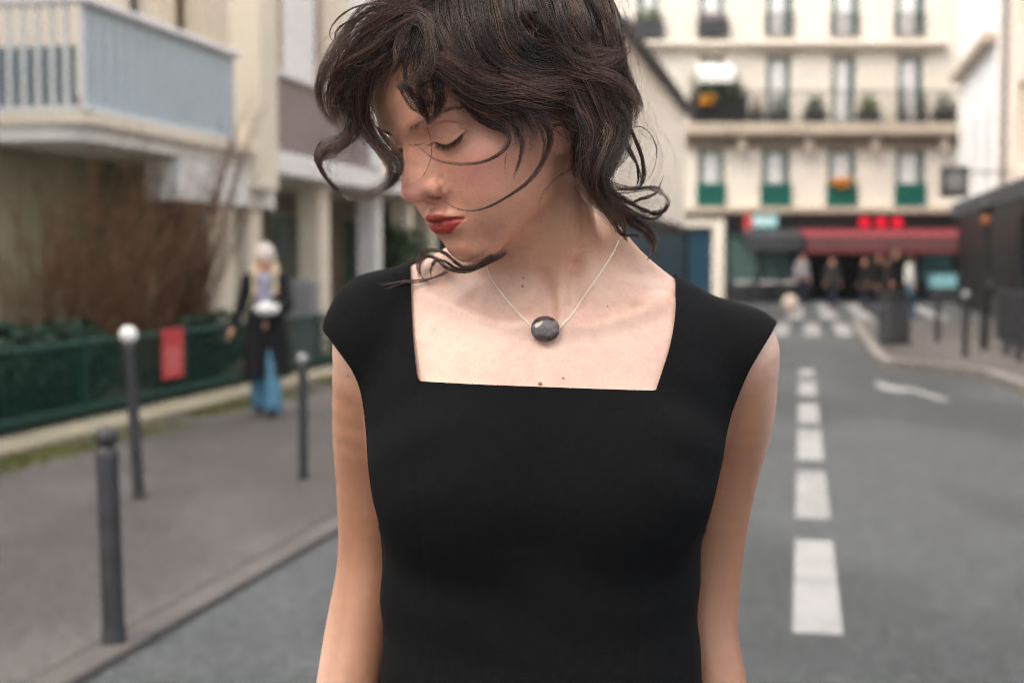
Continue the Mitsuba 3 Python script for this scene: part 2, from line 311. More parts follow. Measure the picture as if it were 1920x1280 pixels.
# ---------------------------------------------------------------- plants
def twigs(o, n, h, spread, rad, seed, tilt=0.0):
    r = np.random.default_rng(seed); ms = []
    for i in range(n):
        a = r.uniform(0, 6.28); b0 = np.array([math.cos(a), math.sin(a), 0]) * r.uniform(0, .35) * spread
        H = h * r.uniform(.55, 1.05); d = np.array([math.cos(a) * r.uniform(.1, 1) * spread + tilt, math.sin(a) * r.uniform(.1, 1) * spread, 0])
        t = np.linspace(0, 1, 6)[:, None]; wob = np.cumsum(r.normal(0, .025, (6, 3)), 0)
        p = o + b0 + d * t ** 1.5 + np.array([0, 0, H]) * t + wob; ms.append(tube(p, np.linspace(rad, rad * .35, 6) * r.uniform(.6, 1.3), 4, False))
        for j in range(r.integers(3, 7)):
            k = r.integers(2, 5); q = p[k]; e = r.normal(0, 1, 3) * [.3, .3, .2] + [0, 0, .35]; e *= r.uniform(.15, .45)
            ms.append(tube(np.array([q, q + e * .5 + r.normal(0, .02, 3), q + e + [0, 0, .04]]), np.array([.5, .4, .2]) * rad, 3, False))
    return cat(*ms)
def leaves(o, size, n, leaf, seed, up=.3):
    r = np.random.default_rng(seed); d = r.normal(0, 1, (n, 3)); d /= np.linalg.norm(d, axis=1)[:, None]
    rad = r.uniform(.35, 1, (n, 1)) ** .6; rad *= .72 + .5 * meshkit.noise(d * 2.3 + seed)[:, None]
    c = o + d * rad * np.array(size); k = meshkit.noise(c / np.mean(size) * 4 + seed) > .36; c = c[k]; n = len(c)
    nrm = d[k] * .6 + r.normal(0, .7, (n, 3)) + [0, 0, up]; nrm /= np.linalg.norm(nrm, axis=1)[:, None]
    a = np.cross(nrm, r.normal(0, 1, (n, 3))); a /= np.linalg.norm(a, axis=1)[:, None]; b = np.cross(nrm, a); s = leaf * r.uniform(.6, 1.4, (n, 1))
    v = np.stack([c - a * s, c + b * s * .5 + nrm * s * .15, c + a * s, c - b * s * .5 + nrm * s * .15], 1).reshape(-1, 3); i = np.arange(n)[:, None] * 4
    return trimesh.Trimesh(v, np.vstack([i + [0, 1, 2], i + [0, 2, 3]]), process=False)
for i, (px, py, D, n, h, sp, mat, lab) in enumerate((
    (75, 600, 12.6, 26, 1.9, .8, 'm_twig', 'bare brown shrub leaning out at the far left of the fence'),
    (165, 600, 13.4, 40, 2.3, .85, 'm_twig2', 'dense bare brown shrub under the balcony corner'),
    (255, 600, 14.3, 38, 2.2, .8, 'm_twig2', 'reddish bare shrub in the middle behind the fence sign'),
    (335, 600, 15.2, 44, 2.75, .7, 'm_twig2', 'tall bare brown shrub reaching up over the white lintel'))):
    o = stp(-6.75, hit_l(px, 600, -6.75)[0], .3)
    b = thing('bare_shrub', lab, 'shrub', 'leafless shrubs behind the green fence')
    part(b, 'branches', twigs(o, int(n * 1.35), h, sp, .0125, 40 + i, .22), mat, kind='stuff')
    part(b, 'stem', tube([o - [0, 0, .3], o + [0.02, 0, .05], o + [.05, .02, .5]], [.06, .05, .02], 7), mat)
for i, (px, py, D, size, n, lab) in enumerate((
    (20, 628, 12.1, (.36, 1.15, .42), 5200, 'low green hedge above the fence at the left edge'), (120, 618, 12.9, (.36, 1.3, .38), 5200, 'low green hedge between the two leftmost shrubs'),
    (385, 588, 15.9, (.36, 1.6, .36), 5200, 'green bush under the leaning bare shrub beside the fence sign'), (745, 480, 24.0, (.55, .5, .55), 2600, 'leafy green bush behind the chin'))):
    o = np.array([(px - 960) / FOC * D, D, CAMH + (490 - py) / FOC * D])
    if i < 3: o = stp(-6.42, hit_l(px, py, -6.42)[0], .52)
    b = thing('bush', lab, 'bush', 'green bushes on the left side'); part(b, 'foliage', leaves(o, size, n, .05, 70 + i), 'm_leafdark' if i < 3 else 'm_leaf', kind='stuff')
    part(b, 'stem', tube([[o[0], o[1], 0], o], [.03, .02], 6), 'm_twig')
o = stp(-7.4, 18.6, .1); b = thing('bare_shrub', 'brown bare shrub between the pillars behind the walking woman', 'shrub', 'leafless shrubs behind the green fence'); part(b, 'branches', twigs(o, 70, 1.7, .5, .014, 51), 'm_twig', kind='stuff')

# ---------------------------------------------------------------- the building closing the street
YE = 50.0
def ex(px): return (px - 960) / FOC * YE
def ez(py): return CAMH + (490 - py) / FOC * YE
EB = thing('facade_building', 'cream stone apartment house closing the end of the street', 'building')
F1 = [(1190, 1236), (1307, 1355), (1426, 1478), (1549, 1601), (1676, 1729)]; F2 = [(1190, 1230), (1309, 1355), (1433, 1478), (1555, 1598), (1677, 1723)]; F3 = [(1192, 1231), (1308, 1353), (1432, 1481), (1553, 1603), (1671, 1725)]
F1 += [(1800, 1850)]; F2 += [(1800, 1845)]; F3 += [(1795, 1845)]
rows = [(F1, 388, 283), (F2, 234, 112), (F3, 73, -45), ([(a, b) for a, b in F3], -100, -200)]
holes = [(ex(a), ez(y0), ex(b), ez(y1)) for fl, y0, y1 in rows for a, b in fl]
m = wall_with_holes(1.0, 24.0, ez(402), ez(-330), holes, .35); m.apply_translation([0, YE, 0]); part(EB, 'wall', m, 'm_facade')
for h in holes:
    w = part(EB, 'window', cat(box(h[0], h[0] + .09, YE + .07, YE + .13, h[1], h[3]), box(h[2] - .09, h[2], YE + .07, YE + .13, h[1], h[3]), box(h[0], h[2], YE + .07, YE + .13, h[3] - .09, h[3]), box((h[0] + h[2]) / 2 - .05, (h[0] + h[2]) / 2 + .05, YE + .10, YE + .12, h[1], h[1] + .08)), 'm_teal'); part(w, 'sash', box((h[0] + h[2]) / 2 - .06, (h[0] + h[2]) / 2 + .06, YE + .06, YE + .12, h[1] + .02, h[3] - .1), 'm_white')
    part(w, 'pane', box(h[0], h[2], YE + .15, YE + .17, h[1], h[3]), 'm_pane')
    c, hw = (h[0] + h[2]) / 2 + rng.normal(0, .02), (h[2] - h[0]) * rng.uniform(.22, .30)
    part(w, 'curtain', cat(*[box(c - hw + hw * 2 * k / 6, c - hw + hw * 2 * (k + 1) / 6, YE + .135 - .012 * (k % 2), YE + .148, h[1] + .1, h[3] - .12) for k in range(6)]), 'm_curtain')
for y0, y1, d, x0, x1, m_ in ((100, 82, .35, 1180, 1765, 'm_stone'), (93, 86, .45, 1180, 1765, 'm_facade'), (258, 236, .75, 1280, 1795, 'm_stone'), (276, 258, .3, 1280, 1795, 'm_balcony'), (402, 389, .4, 1280, 1795, 'm_stone')):
    part(EB, 'cornice', box(ex(x0), ex(x1), YE - d, YE + .02, ez(y0), ez(y1), .04), m_)
for i, (a, b) in enumerate(F1[1:5]):
    part(EB, 'lintel', box(ex(a - 8), ex(b + 8), YE - .1, YE, ez(281), ez(272), .02), 'm_stone')
    part(EB, 'bracket', box(ex(b + 22), ex(b + 38), YE - .55, YE - .3, ez(290), ez(259), .05), 'm_stone')
for a, b in F2[1:5]: part(EB, 'lintel', box(ex(a - 8), ex(b + 8), YE - .1, YE, ez(111), ez(104), .02), 'm_stone')
EBAL = part(EB, 'balcony_rail', box(ex(1285), ex(1790), YE - .74, YE - .70, ez(181), ez(178)), 'm_iron', label='long iron balcony railing on the second floor'); part(EBAL, 'lower_rail', box(ex(1285), ex(1790), YE - .74, YE - .70, ez(232), ez(229)), 'm_iron')
for x in np.arange(1288, 1790, 6.5): part(EBAL, 'bar', box(ex(x) - .009, ex(x) + .009, YE - .73, YE - .71, ez(229), ez(181)), 'm_iron')
for i, (a, b) in enumerate(F1[1:5]):
    part(EB, 'window_guard', box(ex(a - 3), ex(b + 3), YE - .12, YE - .08, ez(388), ez(345), .01), 'm_planter', label='green guard panel below a first floor window')
for a, b in F3[:5]:
    gk = part(EB, 'window_guard', box(ex(a - 4), ex(b + 4), YE - .1, YE - .06, ez(36), ez(33)), 'm_iron'); part(gk, 'lower_rail', box(ex(a - 4), ex(b + 4), YE - .1, YE - .06, ez(73), ez(70)), 'm_iron')
    for x in np.linspace(a - 3, b + 3, 9): part(gk, 'bar', box(ex(x) - .012, ex(x) + .012, YE - .09, YE - .07, ez(70), ez(36)), 'm_iron')
ab = part(EB, 'window_awning', moved(box(ex(1300), ex(1366), -.9, 0, -.02, .02), np.array([[1, 0, 0, 0], [0, 1, 0, YE], [0, .45, 1, ez(124)], [0, 0, 0, 1]])), 'm_white', label='white awning over the left balcony window'); part(ab, 'valance', box(ex(1300), ex(1366), YE - .92, YE - .905, ez(124) - .75, ez(124) - .38), 'm_white')
def plantbox(px0, px1, py0, py1, y, lab, leafmat, n, boxm='m_dark', flowers=None, top=14, seed=0):
    b = thing('flower_box', lab, 'flower box', 'plant boxes on the facing building')
    x0, x1, z0, z1 = ex(px0), ex(px1), ez(py0), ez(py1)
    if boxm: part(b, 'box', box(x0, x1, y, y + .35, z0, z1, .02), boxm)
    part(b, 'foliage', leaves(np.array([(x0 + x1) / 2, y + .15, z1 + .1]), ((x1 - x0) / 2, .25, top / 53), n, .07, 90 + seed), leafmat, kind='stuff')
    if flowers:
        r = np.random.default_rng(seed); part(b, 'flowers', cat(*[ball([r.uniform(x0, x1), y - .05, z1 + r.uniform(-.1, .25)], .06, 1) for _ in range(flowers)]), 'm_orange', kind='stuff')
plantbox(1288, 1392, 233, 186, YE - .68, 'long dark planter full of green shrubs and orange flowers on the left of the balcony', 'm_leaf', 2200, flowers=None, top=46, seed=1)
plantbox(1300, 1330, 205, 198, YE - .85, 'small orange flower cluster hanging over the long dark planter', 'm_leaf', 60, None, 12, 8, 2)
plantbox(1440, 1470, 233, 215, YE - .4, 'green plant before the second balcony window', 'm_leaf', 260, 'm_slate', None, 34, 3)
plantbox(1500, 1540, 233, 210, YE - .5, 'dark shrubby plant between the second and third balcony windows', 'm_leafdark', 260, 'm_slate', None, 26, 11)
plantbox(1740, 1780, 233, 212, YE - .5, 'dark plant at the right end of the balcony', 'm_leafdark', 280, 'm_slate', None, 28, 12)
plantbox(1400, 1425, 233, 214, YE - .5, 'small reddish-brown potted plant left of the second balcony window', 'm_twig2', 160, 'm_slate', None, 26, 13)
plantbox(1600, 1640, 233, 212, YE - .4, 'yellow-green plant right of the third balcony window', 'm_leaflight', 300, 'm_slate', None, 30, 4)
plantbox(1675, 1690, 233, 218, YE - .4, 'narrow green plant left of the rightmost balcony window', 'm_leaf', 220, 'm_slate', None, 48, 5)
plantbox(1712, 1726, 233, 218, YE - .4, 'narrow green plant right of the rightmost balcony window', 'm_leaf', 220, 'm_slate', None, 46, 6)
plantbox(1185, 1240, 79, 46, YE - .4, 'dark window box with a light green plant on the upper left', 'm_leaflight', 200, 'm_slate', None, 20, 7)
plantbox(1303, 1360, 76, 46, YE - .4, 'dark red-brown window box on the third floor', 'm_mauve', 160, 'm_slate', None, 8, 8)
plantbox(1553, 1588, 362, 350, YE - .3, 'orange flowers on the green guard of the third first-floor window', 'm_orange', 240, None, 12, 8, 9)
# cafe on the ground floor
CF = thing('cafe', 'cafe with dark fascia and wide red awning on the ground floor at the street end', 'shop')
part(CF, 'back_wall', box(1.0, 24, YE + 3.2, YE + 3.4, 0, 3.2), 'm_dark')
part(CF, 'fascia', box(ex(1355), ex(1792), YE - .25, YE + .1, ez(428), ez(402), .02), 'm_dark')
part(CF, 'stall_riser', box(ex(1360), ex(1486), YE, YE + .15, .05, .75, .02), 'm_slate'); part(CF, 'stall_riser', box(ex(1720), ex(1792), YE, YE + .15, .05, .6, .02), 'm_slate')
for x in (1360, 1425, 1487, 1600, 1720, 1790): part(CF, 'mullion', box(ex(x) - .06, ex(x) + .06, YE, YE + .14, .05, ez(430), .01), 'm_dark')
for a, b in ((1363, 1422), (1428, 1484), (1723, 1787)): part(CF, 'shop_window', box(ex(a), ex(b), YE + .06, YE + .08, .76, ez(432)), 'm_pane')
def awning(name, x0, x1, ytop, ybot, out, val, m1, m2, m3, lab):
    a = part(CF, name, moved(box(ex(x0), ex(x1), -out, 0, -.02, .02), np.array([[1, 0, 0, 0], [0, 1, 0, YE - .1], [0, (ez(ytop) - ez(ybot)) / out, 1, ez(ytop)], [0, 0, 0, 1]])), m1, label=lab)
    z = ez(ybot)
    part(a, 'valance', box(ex(x0), ex(x1), YE - .11 - out, YE - .1 - out, z - val, z + .015), m2)
    part(a, 'hem', box(ex(x0), ex(x1), YE - .115 - out, YE - .095 - out, z - val - .12, z - val - .004), m3)
awning('red_awning', 1492, 1790, 430, 446, 1.5, .42, 'm_redcloth', 'm_greycloth', 'm_redcloth', 'wide faded red awning over the cafe terrace')
awning('grey_awning', 1386, 1490, 430, 444, 1.2, .36, 'm_slate', 'm_slate', 'm_slate', 'slate grey awning left of the red one')
material('m_redglow', {'type': 'diffuse', 'reflectance': P3((.4, .01, .02))}); 
for i, x in enumerate((1615, 1646, 1676)):
    k = part(CF, 'red_light', moved(lathe([(0, 0), (.17, 0), (.19, .03), (.17, .06), (0, .07)], 20), np.array([[1, 0, 0, ex(x)], [0, 0, -1, YE - .25], [0, 1, 0, ez(418)], [0, 0, 0, 1.0]])), 'm_redglow', label='round glowing red sign light on the cafe fascia')
    scene[k]['emitter'] = {'type': 'area', 'radiance': P3((.085, .002, .005))}
sg_ = thing('shop_sign', 'small lit sign with a red end and a cyan panel above the grey awning', 'sign')
part(sg_, 'red_end', box(ex(1391), ex(1405), YE - .45, YE - .28, ez(431), ez(404), .02), 'm_red'); part(sg_, 'panel', box(ex(1405.5), ex(1452), YE - .45, YE - .28, ez(427), ez(406), .02), 'm_cyan')
for k in range(4): part(sg_, 'letter_stroke', box(ex(1411 + k * 9), ex(1416 + k * 9), YE - .46, YE - .45, ez(421), ez(411)), 'm_white')
ob = thing('terrace_lamp', 'small orange lamp at the right end of the red awning', 'lamp')
k = part(ob, 'bulb', ball([ex(1785), YE - 1.7, ez(460)], .14, 2), 'm_orange', True); scene[k]['emitter'] = {'type': 'area', 'radiance': P3((.16, .08, .03))}
part(ob, 'arm', tube([[ex(1785), YE - 1.7, ez(457)], [ex(1785), YE - 1.2, ez(448)], [ex(1785), YE, ez(446)]], .02, 6), 'm_iron')
# tables and chairs of the terrace
def terrace_chair(x, y, a, lab):
    c = thing('cafe_chair', lab, 'chair', 'chairs on the cafe terrace'); M = frame([x, y, 0], a)
    part(c, 'seat', moved(box(-.2, .2, -.2, .2, .43, .47, .01), M), 'm_slate'); part(c, 'backrest', moved(box(-.2, .2, .18, .21, .55, .85, .01), M), 'm_slate')
    for sx in (-.18, .18):
        for sy in (-.18, .19): part(c, 'leg', moved(box(sx - .015, sx + .015, sy - .015, sy + .015, 0, .85 if sy > 0 else .43), M), 'm_iron')
def terrace_table(x, y, lab):
    t = thing('cafe_table', lab, 'table', 'tables on the cafe terrace')
    part(t, 'top', moved(lathe([(0, .70), (.33, .70), (.34, .72), (.33, .74), (0, .74)], 20), frame([x, y, 0], 0)), 'm_white'); part(t, 'stem', tube([[x, y, .02], [x, y, .70]], .03, 8), 'm_iron'); part(t, 'foot', moved(lathe([(0, 0), (.2, 0), (.2, .02), (.03, .05), (0, .05)], 16), frame([x, y, 0], 0)), 'm_iron')
for i, px in enumerate((1385, 1430, 1470)):
    nm = ('left', 'middle', 'right')[i]; x = ex(px)
    terrace_table(x, YE - 1.2, f'round cafe table, {nm} one under the grey awning')
    terrace_chair(x - .45, YE - 1.2, 1.57, f'dark cafe chair on the left of the {nm} round table'); terrace_chair(x + .45, YE - 1.2, -1.57, f'dark cafe chair on the right of the {nm} round table')
CN = thing('display_counter', 'pale glass food counter under the right end of the red awning', 'counter')
part(CN, 'case', box(ex(1733), ex(1790), YE - 1.1, YE - .3, .55, 1.0, .02), 'm_cyan'); part(CN, 'base', box(ex(1733), ex(1790), YE - 1.08, YE - .3, .05, .55, .01), 'm_slate')
# passage with blue door beside the cafe
part(EB, 'door', box(ex(1290), ex(1334), YE - .05, YE + .05, .05, ez(428), .01), 'm_bluedoor', label='dark blue doorway left of the cafe'); part(EB, 'pilaster', box(ex(1335), ex(1356), YE - .3, YE + .1, 0, ez(412), .03), 'm_facade'); part(EB, 'door_lintel', box(ex(1280), ex(1334.5), YE - .25, YE + .1, ez(427), ez(410), .02), 'm_facade')

# ---------------------------------------------------------------- lower house on the left side of the street, beyond the hair
LH = thing('low_house', 'low cream house with a dark sloping eave left of the facing building', 'building')
LL = -3.5
ze = hit_l(1205, 95, LL + .2)[1]; ze2 = hit_l(1288, 178, LL + .2)[1]; ze = (ze + ze2) / 2
part(LH, 'wall', st(box(-8, LL, 27, 43.5, 2.35, ze - .14)), 'm_facade'); part(LH, 'shopfront', st(box(-8, LL - .02, 27, 43.5, 0, 2.33)), 'm_teal')
part(LH, 'roof', st(moved(trimesh.creation.extrude_polygon(sg.Polygon([(LL + .25, ze - .14), (LL + .25, ze), (-8.2, ze + .25), (-8.2, ze - .14)]), 17.2, engine='earcut'), np.array([[1, 0, 0, 0], [0, 0, -1, 44.0], [0, 1, 0, 0], [0, 0, 0, 1.0]]))), 'm_slate')
part(LH, 'fascia_board', st(box(LL - .01, LL + .06, 27, 43.5, 2.25, 2.5, .02)), 'm_dark')
for k in range(4): part(LH, 'shop_window', st(box(LL - .02, LL - .005, 28 + k * 3.9, 31 + k * 3.9, .6, 2.1)), 'm_bluedoor')
part(LH, 'lamp_bracket', st(box(LL, LL + .4, 42, 42.06, 2.6, 2.66)), 'm_white')

# ---------------------------------------------------------------- right side of the street
WL = 4.9
RW = thing('white_house', 'tall white rendered house on the right near the street end', 'building')
part(RW, 'wall', st(box(WL, WL + 6, 38.9, 48, 2.9, 16)), 'm_white'); part(RW, 'ledge', st(box(WL - .35, WL, 39.2, 48, 7.15, 7.45, .04)), 'm_stone'); part(RW, 'ground_floor', st(box(WL + .02, WL + 6, 38.9, 48, 0, 2.88)), 'm_dark')
for k in range(3): part(RW, 'shutter', st(box(WL - .04, WL - .002, 40 + k * 2.9, 40.9 + k * 2.9, 3.6, 5.6, .01)), 'm_rail')
RP = thing('peach_house', 'peach coloured house with a dark shopfront at the right edge', 'building')
hol = [(s_, z_, s_ + 1.1, z_ + 2.0) for s_ in (9.5, 13, 16.5, 20, 23.5, 27, 30.5, 34) for z_ in (3.6, 6.9, 10.2)]
m = wall_with_holes(6, 38.88, 2.9, 15, hol, .3); v = m.vertices.copy(); m.vertices = np.c_[WL + v[:, 1], v[:, 0], v[:, 2]]; m.invert() if m.volume < 0 else None
part(RP, 'wall', st(m), 'm_peach')
for h in hol:
    w = part(RP, 'window', st(cat(box(WL + .15, WL + .2, h[0], h[0] + .08, h[1], h[3]), box(WL + .15, WL + .2, h[2] - .08, h[2], h[1], h[3]), box(WL + .151, WL + .199, h[0], h[2], h[3] - .08, h[3] - .001))), 'm_white'); part(w, 'pane', st(box(WL + .22, WL + .24, h[0], h[2], h[1], h[3])), 'm_pane')
part(RP, 'drainpipe', st(tube([[WL - .08, 36.9, 3.1], [WL - .08, 36.9, 15]], .09, 10)), 'm_galv')
part(RP, 'shopfront', st(box(WL + .02, WL + 4, 6, 38.88, 0, 2.88)), 'm_dark')
cn = part(RP, 'canopy', st(moved(box(0, 1.5, 20, 34.5, 0, .06, .01), np.array([[1, 0, 0, WL - 1.5], [0, 1, 0, 0], [.28, 0, 1, 2.72], [0, 0, 0, 1.0]]))), 'm_slate', label='long dark grey canopy over the shopfront')
part(cn, 'valance', st(box(WL - 1.52, WL - 1.49, 20, 34.5, 2.45, 2.75, .005)), 'm_slate')
for k in range(5):
    w = part(RP, 'shop_window', st(box(WL - .01, WL + .015, 9 + k * 5, 12.6 + k * 5, .5, 2.5, .005)), 'm_slate'); part(w, 'pane', st(box(WL - .025, WL - .012, 9.15 + k * 5, 12.45 + k * 5, .6, 2.4)), 'm_pane')
for k in range(9): part(RP, 'pilaster', st(box(WL - .12, WL + .01, 8.4 + k * 3.1, 8.75 + k * 3.1, .0, 2.44, .02)), 'm_slatelight')
part(RP, 'stall_riser', st(box(WL - .05, WL + .012, 8, 38.8, .0, .48, .01)), 'm_slate')
o = ground(1845, 655, .12); pole = thing('lamp_post', 'black post standing before the dark shopfront on the right', 'post')
part(pole, 'column', tube([o, o + [0, 0, .6], o + [0, 0, 2.1]], [.07, .05, .04], 12), 'm_iron', 40); part(pole, 'cap', ball(o + [0, 0, 2.14], .1, 2), 'm_iron', True)
q = thing('lantern', 'small orange lantern hanging from the black post', 'lantern'); c = o + np.array([-.06, -.14, 1.94]); k = part(q, 'glass', ball(c, .06, 2, (1, 1, 1.25)), 'm_lantern', True); part(q, 'hook', tube([c + [0, 0, .12], c + [0, 0, .2], c + [.06, .12, .24]], .012, 6), 'm_iron')
q = thing('hanging_sign', 'square dark hanging sign with a pale round dial on the right', 'sign'); x, z = hit_y(1790, 341, 34)
part(q, 'frame', box(x - .33, x + .33, 33.95, 34.1, z - .37, z + .37, .03), 'm_slate'); part(q, 'dial', moved(lathe([(0, 0), (.22, 0), (.22, .03), (0, .035)], 28), np.array([[1, 0, 0, x], [0, 0, -1, 33.95], [0, 1, 0, z], [0, 0, 0, 1.0]])), 'm_galv'); part(q, 'ring', moved(lathe([(.1, .036), (.13, .036), (.13, .045), (.1, .045), (.1, .036)], 24), np.array([[1, 0, 0, x], [0, 0, -1, 33.95], [0, 1, 0, z], [0, 0, 0, 1.0]])), 'm_slate'); part(q, 'bracket', box(x + .33, x + 1.6, 34.0, 34.05, z + .2, z + .25), 'm_iron')
# pedestrian barrier, bollards, bin on the right pavement
BR = thing('barrier', 'dark iron pedestrian barrier of upright bars along the right kerb', 'barrier')
for k in range(7):
    s0 = 14.2 + k * 1.15
    part(BR, 'post', st(tube([[2.85, s0, .12], [2.85, s0, 1.06]], .04, 8)), 'm_post')
    part(BR, 'rail', st(tube([[2.85, s0, 1.02], [2.85, s0 + 1.15, 1.02]], .02, 8)), 'm_post'); part(BR, 'rail', st(tube([[2.85, s0, .3], [2.85, s0 + 1.15, .3]], .014, 8)), 'm_post')
    for j in range(1, 8): part(BR, 'bar', st(tube([[2.85, s0 + j * .144, .3], [2.85, s0 + j * .144, 1.02]], .017, 6)), 'm_post')
bollard(1848, 628, 1.0, .05, 'dark bollard with a pale ball top behind the barrier', .08, 'm_galv', z=.12)
bollard(1809, 668, .92, .045, 'dark bollard with a pale ball at the near end of the kerb bulge', .06, 'm_galv', z=.12)
bollard(1757, 640, .85, .045, 'dark bollard halfway along the kerb bulge', .05, 'm_post', z=.12)
o = ground(1676, 645, .12); q = thing('litter_bin', 'dark grey square bin standing at the kerb corner', 'bin')
part(q, 'body', moved(box(-.2, .2, -.2, .2, .02, .74, .03), frame(o, .2)), 'm_slate'); part(q, 'lid', moved(box(-.22, .22, -.22, .22, .745, .82, .03), frame(o, .2)), 'm_dark'); part(q, 'foot', moved(box(-.17, .17, -.17, .17, 0, .018), frame(o, .2)), 'm_dark')
q = thing('bag', 'pinkish rounded bag standing on the ground below the pale grey top', 'bag'); c = ground(1481, 588, 0)
part(q, 'body', ball(c + [0, 0, .26], .27, 3, (.85, .6, .95)), 'm_peach', True); part(q, 'handle', tube([c + [.1 * math.cos(t), 0, .5 + .1 * math.sin(t)] for t in np.linspace(0, 3.14, 9)], .015, 6), 'm_mauve')

# ---- signed distance modelling
F=2667.0
def C(px,py,d): return np.array([(px-960)*d/F, d, (640-py)*d/F])
HM=np.array([[-0.607,-0.724,-0.326],[0.794,-0.548,-0.261],[0.010,-0.418,0.908]])
u_,_,v_=np.linalg.svd(HM); HM=u_@v_
HT=np.array([-9.66,1213.4,182.1])
def h2c(p): return np.asarray(p,float)@HM.T+HT      # head (right,fwd,up) -> camera frame, mm
def c2h(p): return (np.asarray(p)-HT)@HM

def smin(a,b,k):
    h=np.maximum(k-np.abs(a-b),0)/k
    return np.minimum(a,b)-h*h*k*.25
def smax(a,b,k): return -smin(-a,-b,k)
def ell(p,c,r,R=None):
    q=p-np.asarray(c,np.float32)
    if R is not None: q=q@np.asarray(R,np.float32)
    r=np.asarray(r,np.float32)
    q=q/r; k0=np.sqrt(np.einsum('...i,...i->...',q,q)); q=q/r; k1=np.sqrt(np.einsum('...i,...i->...',q,q))
    return k0*(k0-1)/np.maximum(k1,1e-6)
def cap(p,a,b,ra,rb=None):
    rb=ra if rb is None else rb
    a=np.asarray(a,np.float32);b=np.asarray(b,np.float32);ba=b-a
    pa=p-a; pb=pa@ba; bb=float(ba@ba)
    h=np.minimum(np.maximum(pb/bb,0),1)
    return np.sqrt(np.maximum(np.einsum('...i,...i->...',pa,pa)-h*(2*pb-h*bb),0))-(ra+(rb-ra)*h)
def chain(p,pts,k=4):
    d=None
    for (a,ra),(b,rb) in zip(pts[:-1],pts[1:]):
        e=cap(p,a,b,ra,rb); d=e if d is None else smin(d,e,k)
    return d
def rot(ax,deg):
    a=np.radians(deg);c,s=np.cos(a),np.sin(a)
    return np.array({'x':[[1,0,0],[0,c,-s],[0,s,c]],'y':[[c,0,s],[0,1,0],[-s,0,c]],'z':[[c,-s,0],[s,c,0],[0,0,1]]}[ax])

def poly(pts,n=8):   # smooth polyline (Catmull-Rom)
    P=np.asarray(pts,float);P=np.vstack([2*P[0]-P[1],P,2*P[-1]-P[-2]]);o=[]
    for i in range(1,len(P)-2):
        t=np.linspace(0,1,n,endpoint=False)[:,None];a,b,c,d=P[i-1],P[i],P[i+1],P[i+2]
        o.append(.5*((2*b)+(c-a)*t+(2*a-5*b+4*c-d)*t*t+(3*b-a-3*c+d)*t**3))
    return np.vstack(o+[P[-2][None]])
